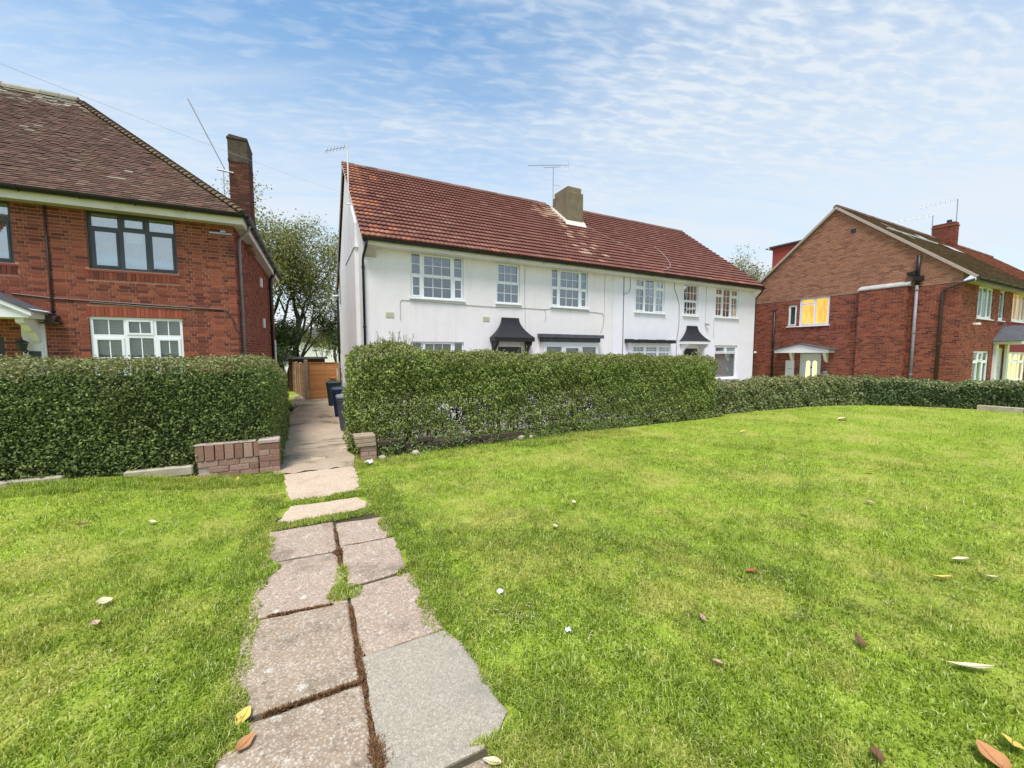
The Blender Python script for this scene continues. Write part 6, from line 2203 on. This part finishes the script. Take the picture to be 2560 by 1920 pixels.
# ------------------------------------------------------------------ trees
def tree(name, label, loc, stems, seed, leaf_m, leaf, n_leaf, depth=5, spread=0.55, bark='bark', up=0.35, cloud=0.5, parts2=None, min_leaf_h=0.0, cat='tree'):
    """stems: list of (dir vector, length, radius). Recursive limbs, leaves in loose sprays along the twigs."""
    rr = random.Random(seed)
    root = thing(name, label, cat, loc)
    mb = MB()
    tips = []
    def grow(p, d, L, r, lev):
        pts, rad = [p], [r]
        q = p.copy(); dd = d.copy()
        n = 4
        for k in range(n):
            dd = (dd + Vector((rr.uniform(-1, 1), rr.uniform(-1, 1), rr.uniform(-0.6, 1))) * 0.13 + Vector((0, 0, up * 0.1))).normalized()
            q = q + dd * (L / n)
            pts.append(q.copy()); rad.append(r * (1 - 0.45 * (k + 1) / n))
            if lev >= 2:
                tips.append((q.copy(), lev))
        mb.tube(pts, rad, 7 if lev < 2 else 4, False)
        if lev < depth:
            m = rr.choice((2, 3)) if lev else 3
            for k in range(m):
                a = rr.uniform(0, 6.28)
                perp = dd.orthogonal().normalized()
                perp = Matrix.Rotation(a, 3, dd) @ perp
                nd = (dd * (1 - spread * rr.uniform(0.5, 1)) + perp * spread * rr.uniform(0.6, 1.2) + Vector((0, 0, up * 0.4))).normalized()
                start = pts[rr.choice((2, 3, 4))]
                grow(start.copy(), nd, L * rr.uniform(0.58, 0.80), max(r * 0.52, 0.006), lev + 1)
    for d, L, r in stems:
        grow(Vector(loc), Vector(d).normalized(), L, r, 0)
    mb.build('trunk', MT[bark], root, True)
    P, Sz = [], []
    for k in range(n_leaf):
        p, lev = rr.choice(tips)
        q = p + Vector((rr.gauss(0, cloud), rr.gauss(0, cloud), rr.gauss(0, cloud * 0.8)))
        if q.z - loc[2] < min_leaf_h: continue
        P.append(q)
        Sz.append(leaf * rr.uniform(0.6, 1.3))
    P = np.array([tuple(p) for p in P])
    N = rng.normal(size=(len(P), 3)); N[:, 2] += 0.4
    tag(link('crown', leaf_mesh('crown', P, N, np.array(Sz), 0.6), MT[leaf_m], root), kind='stuff')
    return root
tree('tree', 'large sparse olive green tree in the gap between the brick house and white house', (-1.1, 31.0, -0.7), [((0.18, 0, 1), 4.6, 0.24), ((-0.20, 0.1, 1), 4.9, 0.22), ((-0.45, -0.1, 1), 4.6, 0.16), ((0.50, 0.1, 0.9), 3.8, 0.13), ((-0.75, 0.1, 0.9), 4.2, 0.13)], 5, 'tree_leaf', 0.15, 42000, 5, 0.52, up=0.5, cloud=0.40)
tree('tree', 'dark evergreen bush climbing at the foot of the large tree', (-2.2, 29.4, -0.7), [((0.0, 0, 1), 2.1, 0.12), ((0.35, 0, 1), 1.9, 0.10), ((-0.3, 0, 1), 1.9, 0.10)], 9, 'tree_dark', 0.15, 12000, 3, 0.6, cloud=0.34)
tree('tree', 'small dark leafed tree against the rear corner of the white house', (2.6, 30.5, -0.7), [((-0.05, 0, 1), 2.6, 0.12), ((-0.35, 0, 1), 2.3, 0.10)], 14, 'tree_dark', 0.15, 4200, 4, 0.6, cloud=0.30, min_leaf_h=1.6)
tree('tree', 'small yellow autumn tree low behind the gate', (1.0, 36.0, -0.7), [((0, 0, 1), 1.9, 0.08)], 17, 'tree_yellow', 0.16, 1600, 4, 0.6, cloud=0.24, min_leaf_h=2.2)
tree('tree', 'thin pale tree showing between the white roof and the right house', (34.2, 21.5, -0.6), [((-0.1, 0, 1), 5.0, 0.18), ((0.35, 0.1, 1), 4.6, 0.14), ((-0.4, 0, 1), 4.6, 0.14), ((0.7, -0.2, 1), 4.4, 0.12)], 23, 'tree_pale', 0.17, 5200, 5, 0.55, up=0.5, cloud=0.32)

# ------------------------------------------------------------------ aerials and the overhead wire
def aerial(label, rods, name='television_aerial', loc=None, m='metal_grey'):
    root = thing(name, label, 'aerial', loc or rods[0][1][0])
    for nm, pts, r in rods:
        mb = MB()
        mb.tube(pts, r, 6)
        mb.build(nm, MT[m], root)
    return root
def yagi(root, a, b, n, ln, m='metal_grey', axis=Vector((0, 0, 1)), r=0.006):
    a, b = Vector(a), Vector(b)
    mb = MB()
    mb.tube([a, b], r * 1.8, 6)
    mb.build('boom', MT[m], root)
    mb = MB()
    for k in range(n):
        p = a + (b - a) * (k + 0.5) / n
        mb.tube([p - axis * ln / 2, p + axis * ln / 2], r, 4)
    mb.build('elements', MT[m], root)
A1 = aerial('tall white mast with small aerial fixed to the left gable of the white house', [('mast', [(1.55, 15.5, 6.75), (1.56, 15.5, 8.85)], 0.024), ('bracket', [(1.66, 15.5, 6.85), (1.50, 15.5, 6.85)], 0.03)], m='trim_white')
yagi(A1, (1.62, 15.6, 8.86), (0.84, 15.2, 8.36), 7, 0.20, 'metal_grey', Vector((0.2, -0.6, 0.5)).normalized())
A2 = aerial('spread television aerial on a thin mast beside the brown chimney of the white house', [('mast', [(11.0, 16.95, 8.35), (10.98, 16.9, 10.62)], 0.018), ('stay', [(10.99, 16.9, 9.78), (11.40, 16.9, 9.78)], 0.008), ('strut', [(10.4, 16.85, 10.44), (11.4, 16.95, 10.72)], 0.010)])
yagi(A2, (9.45, 16.7, 10.28), (11.85, 17.0, 10.92), 14, 0.16, 'metal_grey', Vector((0, 1, 0)))
mb = MB(); mb.tube([(11.93, 17.0, 10.72), (11.93, 17.0, 11.16)], 0.007, 4); mb.tube([(11.9, 16.7, 10.9), (11.9, 17.3, 10.9)], 0.007, 4); mb.build('reflector', MT['metal_grey'], A2)
A3 = aerial('long leaning rod aerial bracketed to the tall brick chimney on the left', [('rod', [(-1.80, 13.9, 6.72), (-2.50, 13.7, 8.28)], 0.014), ('bracket', [(-1.98, 13.9, 6.68), (-1.60, 13.92, 6.66)], 0.022), ('lower_mast', [(-1.83, 13.9, 6.70), (-1.84, 13.92, 5.95)], 0.010)])
A4 = aerial('aerial on a tall thin mast at the right end of the far right chimney', [('mast', [(34.1, 9.42, 9.2), (34.05, 9.42, 10.60)], 0.022)])
yagi(A4, (34.05, 9.42, 10.60), (32.9, 10.7, 10.30), 8, 0.22)
A5 = aerial('lower aerial at the left end of the far right chimney', [('mast', [(33.98, 10.4, 8.8), (33.98, 10.4, 9.95)], 0.022)])
yagi(A5, (33.98, 10.4, 9.95), (32.6, 12.2, 9.75), 8, 0.22)
w_a, w_b = Vector((1.60, 16.4, 7.52)), Vector((-2.70, 6.0, 4.48))
pts = []
for k in range(25):
    t_ = k / 24
    p = w_a.lerp(w_b, t_)
    p.z -= 0.06 * 4 * t_ * (1 - t_)
    pts.append(p)
mb = MB()
mb.tube(pts, 0.0022, 4)
tag(mb.build('telephone_wire', MT['wire_grey']), 'thin overhead telephone wire crossing the sky to the white gable', 'wire')

# ------------------------------------------------------------------ fallen leaves, litter and weeds
def leaf_col(name, c, c2):
    t = NT(name)
    t.col(t.mix(t.noise(35, 4, 0.6), c, c2), 0.7, 0.3)
    MT[name] = t.m
leaf_col('leaf_yellow', (0.62, 0.42, 0.05), (0.66, 0.52, 0.16))
leaf_col('leaf_cream', (0.62, 0.50, 0.28), (0.72, 0.64, 0.44))
leaf_col('leaf_orange', (0.40, 0.16, 0.06), (0.50, 0.27, 0.12))
leaf_col('leaf_red', (0.28, 0.07, 0.025), (0.36, 0.12, 0.04))
leaf_col('leaf_brown', (0.11, 0.055, 0.025), (0.18, 0.10, 0.05))
leaf_col('leaf_pink', (0.42, 0.26, 0.19), (0.52, 0.36, 0.27))
def fallen_leaf(x, y, ln, wd, rot, mat, label, tilt=0.25, curl=0.25, z=0.03):
    mb = MB()
    n = 9
    rows = []
    for k in range(n + 1):
        t_ = k / n
        w = wd * 0.5 * (math.sin(math.pi * min(1, t_ * 0.96 + 0.02)) ** 0.75) * (1.12 - 0.35 * t_)
        xx = (t_ - 0.5) * ln
        zz = curl * ln * (t_ - 0.5) ** 2
        jag_ = 1 + 0.06 * math.sin(k * 5.1)
        rows.append([mb.pt(xx, -w * jag_, zz + 0.35 * w), mb.pt(xx, -w * 0.5, zz + 0.08 * w), mb.pt(xx, 0, zz - 0.002), mb.pt(xx, w * 0.5, zz + 0.10 * w), mb.pt(xx, w * jag_, zz + 0.42 * w)])
    for a, b in zip(rows, rows[1:]):
        for k in range(4):
            mb.f.append([a[k], a[k + 1], b[k + 1], b[k]])
    o = thing('fallen_leaf', label, 'leaf', (x, y, gz(x, y) + z), local=True)
    o.rotation_euler = (tilt * math.sin(rot * 3), tilt * math.cos(rot * 2), rot)
    mb.build('blade', MT[mat], o, True)
    mb = MB()
    mb.tube([(-0.5 * ln - 0.25 * ln, 0, curl * ln * 0.45), (-0.5 * ln, 0, curl * ln * 0.25 + 0.001), (0, 0, 0.002), (0.45 * ln, 0, curl * ln * 0.2 + 0.002)], [0.0012, 0.0012, 0.001, 0.0004], 4)
    mb.build('stalk', MT['leaf_brown'], o)
    return o
for a in [
    (-0.29, 1.99, 0.105, 0.075, 1.1, 'leaf_yellow', 'yellow leaf upright at the left edge of the path', 0.35, 0.2),
    (-0.27, 1.84, 0.110, 0.060, 0.8, 'leaf_orange', 'orange brown curled leaf lying below the yellow one on the path', 0.2, 0.5),
    (-1.18, 3.33, 0.100, 0.072, 0.5, 'leaf_cream', 'pale cream leaf on the left lawn nearest the path middle', 0.3, 0.3),
    (-0.80, 5.95, 0.110, 0.070, 1.5, 'leaf_yellow', 'bright yellow leaf on the grass in front of the broken wall', 0.6, 0.3),
    (-1.29, 4.65, 0.080, 0.060, 0.2, 'leaf_cream', 'small whitish leaf on the left lawn below the broken wall', 0.3, 0.4),
    (-1.76, 4.68, 0.110, 0.050, 0.3, 'leaf_brown', 'dark brown leaf sunk in the left lawn', 0.1, 0.6),
    (-1.14, 3.09, 0.075, 0.050, 2.1, 'leaf_pink', 'faded tan leaf just below the pale cream leaf on the left lawn', 0.1, 0.3),
    (1.83, 1.24, 0.070, 0.042, 2.2, 'leaf_pink', 'pinkish leaf standing in the middle of the right lawn', 0.5, 0.2),
    (2.07, 1.51, 0.075, 0.030, 1.2, 'leaf_pink', 'narrow tan leaf above the pinkish leaf on the right lawn', 0.3, 0.3),
    (2.84, 1.69, 0.115, 0.060, 2.7, 'leaf_red', 'red brown leaf on the right lawn', 0.1, 0.3),
    (4.43, 1.05, 0.160, 0.085, 2.6, 'leaf_cream', 'broad cream leaf near the right picture edge', 0.2, 0.4),
    (3.96, 1.02, 0.190, 0.055, 2.5, 'leaf_yellow', 'long yellow leaf below the broad cream leaf', 0.2, 0.4),
    (4.28, 0.86, 0.120, 0.040, 2.4, 'leaf_cream', 'thin whitish leaf right of the long yellow leaf', 0.2, 0.4),
    (2.94, 0.63, 0.260, 0.060, 2.45, 'leaf_cream', 'longest cream leaf lying towards the lower right corner', 0.2, 0.3),
    (2.66, 0.98, 0.110, 0.060, 1.0, 'leaf_brown', 'dark twisted brown leaf standing in the right lawn', 0.9, 0.9),
    (2.50, 0.41, 0.150, 0.080, 0.2, 'leaf_yellow', 'bright yellow leaf in the lower right corner', 0.4, 0.2),
    (2.34, 0.43, 0.150, 0.110, 1.0, 'leaf_orange', 'orange brown leaf in the lower right corner', 0.4, 0.3),
    (1.95, 0.64, 0.110, 0.065, 0.4, 'leaf_brown', 'brown leaf half sunk in the grass at the bottom edge', 0.3, 0.5),
    (0.59, 1.31, 0.100, 0.055, 2.4, 'leaf_cream', 'pale yellow leaf at the bottom edge beside the grey slab', 0.3, 0.3),
    (1.99, 2.99, 0.085, 0.050, 0.3, 'leaf_cream', 'small pale leaf on the lawn right of the pink slabs', 0.3, 0.4),
    (6.68, 2.47, 0.170, 0.085, 2.6, 'leaf_yellow', 'yellow leaf far out on the right lawn', 0.3, 0.3),
    (5.31, 1.95, 0.140, 0.055, 2.0, 'leaf_pink', 'tan leaf below the far yellow leaf on the right lawn', 0.3, 0.4),
    (2.50, 3.40, 0.090, 0.055, 0.9, 'leaf_cream', 'little cream leaf beyond the dark clippings on the lawn', 0.3, 0.4),
    (7.9, 5.0, 0.20, 0.12, 2.9, 'leaf_yellow', 'yellow green leaf near the foot of the long hedge', 0.2, 0.2),
    (11.6, 4.89, 0.34, 0.20, 2.8, 'leaf_cream', 'broad pale leaf far away on the lawn before the low hedge', 0.1, 0.1),
]:
    x, y, ln, wd, rot, m, lab, tl, cu = a
    fallen_leaf(x, y, ln * 0.76, wd * 0.84, rot, m, lab, tl, cu, 0.022)

def scrap(x, y, s, label, seed, mat='litter', z=0.018):
    """crumpled scrap of paper"""
    rr = random.Random(seed)
    mb = MB()
    n = 5
    g_ = [[mb.pt((i - 2) * s / 4 + rr.uniform(-0.1, 0.1) * s, (j - 2) * s / 4 + rr.uniform(-0.1, 0.1) * s, rr.uniform(0, 0.45) * s) for j in range(n)] for i in range(n)]
    for i in range(n - 1):
        for j in range(n - 1):
            mb.f.append([g_[i][j], g_[i + 1][j], g_[i + 1][j + 1], g_[i][j + 1]])
    o = mb.build('paper_scrap', MT[mat], None, loc=(x, y, gz(x, y) + z))
    tag(o, label, 'litter')
scrap(0.78, 6.03, 0.11, 'crumpled white tissue below the capped pier of the right hedge', 1)
scrap(1.10, 2.30, 0.038, 'small white scrap on the lawn right of the path', 2)
scrap(1.29, 1.79, 0.030, 'tiny twisted white scrap on the dry patch of lawn', 3)

def weed(x, y, h, n, mat, label, seed, leaf=0.05, sp=0.10):
    rr = random.Random(seed)
    root = thing('weed', label, 'plant', (x, y, gz(x, y)), group='weeds along the hedge foot')
    P, N, Z = [], [], []
    mb = MB()
    for k in range(n):
        a = rr.uniform(0, 6.28); r = rr.uniform(0, sp)
        x1, y1, z1 = x + math.cos(a) * r, y + math.sin(a) * r, gz(x, y) + h * rr.uniform(0.5, 1.0)
        mb.tube([(x, y, gz(x, y)), ((x + x1) / 2, (y + y1) / 2, gz(x, y) + (z1 - gz(x, y)) * 0.6), (x1, y1, z1)], 0.003, 4, False)
        for j in range(9):
            t_ = rr.uniform(0.25, 1)
            P.append((x + (x1 - x) * t_ + rr.uniform(-0.03, 0.03), y + (y1 - y) * t_ + rr.uniform(-0.03, 0.03), gz(x, y) + (z1 - gz(x, y)) * t_))
            N.append((rr.uniform(-1, 1), rr.uniform(-1, 0.3), rr.uniform(0.2, 1.2))); Z.append(leaf * rr.uniform(0.6, 1.2))
    mb.build('stems', MT['twig'], root)
    tag(link('leaves', leaf_mesh('leaves', np.array(P), np.array(N), np.array(Z), 0.6), MT[mat], root), kind='stuff')
weed(1.25, 6.38, 0.24, 11, 'weed_leaf', 'grey green weed at the foot of the hedge right of the capped pier', 1, 0.05, 0.14)
weed(2.30, 6.46, 0.20, 12, 'weed_leaf', 'bushy green weed in front of the hedge gap left of the middle', 2, 0.05, 0.18)
weed(3.1, 6.50, 0.16, 10, 'weed_leaf', 'small green weed sprouting from the ruined wall', 3, 0.05, 0.16)
weed(0.66, 6.9, 0.26, 11, 'weed_leaf', 'green weed between the drive and the capped pier', 4, 0.05, 0.13)
weed(-0.55, 17.6, 0.45, 14, 'weed_leaf', 'leafy weed on the drive edge before the timber fence', 5, 0.08, 0.3)
for (x, s, m) in ((15.35, 21, 'yellow_weed'),):
    root = thing('shrub', 'pale yellow green shrub showing above the hedge before the second door', 'shrub', (x, 12.0, -0.6))
    rr = random.Random(s)
    mb = MB(); P, N, Z = [], [], []
    for k in range(14):
        a = rr.uniform(0, 6.28)
        e = Vector((x + 0.30 * math.cos(a) * rr.random(), 12.0 + 0.30 * math.sin(a) * rr.random(), rr.uniform(1.5, 1.95)))
        mb.tube([(x, 12.0, -0.6), ((x + e.x) / 2, (12.0 + e.y) / 2, 0.7), tuple(e)], 0.010, 4, False)
        for j in range(26):
            t_ = rr.uniform(0.35, 1)
            P.append((x + (e.x - x) * t_ + rr.uniform(-0.08, 0.08), 12.0 + (e.y - 12.0) * t_ + rr.uniform(-0.08, 0.08), -0.6 + (e.z + 0.6) * t_)); N.append((rr.uniform(-1, 1), rr.uniform(-1, 0.3), rr.uniform(0.2, 1.2))); Z.append(rr.uniform(0.06, 0.11))
    mb.build('stems', MT['twig'], root)
    tag(link('leaves', leaf_mesh('leaves', np.array(P), np.array(N), np.array(Z), 0.5), MT[m], root), kind='stuff')
# broken stones at the foot of the right hedge
for k, (x, y, s, lab) in enumerate(((1.52, 6.30, 0.07, 'small pale stone at the hedge foot beside the grey green weed'), (3.55, 6.52, 0.09, 'larger tan stone at the hedge foot left of the middle'), (3.80, 6.54, 0.06, 'smaller tan stone beside the larger one at the hedge foot'), (1.00, 6.25, 0.06, 'brown stone just right of the capped pier'))):
    rr = random.Random(k)
    mb = MB()
    rings = []
    for j in range(4):
        ph = math.pi * (j + 0.5) / 4 - math.pi / 2
        rings.append([mb.pt(s * math.cos(ph) * math.cos(i * math.pi / 4) * rr.uniform(0.8, 1.2), s * 0.8 * math.cos(ph) * math.sin(i * math.pi / 4) * rr.uniform(0.8, 1.2), s * 0.6 * math.sin(ph)) for i in range(8)])
    for a, b in zip(rings, rings[1:]):
        for i in range(8):
            mb.f.append([a[i], a[(i + 1) % 8], b[(i + 1) % 8], b[i]])
    mb.f.append(rings[-1]); mb.f.append(rings[0][::-1])
    tag(mb.build('stone', MT['concrete_kerb'], None, loc=(x, y, gz(x, y) + s * 0.4)), lab, 'stone')
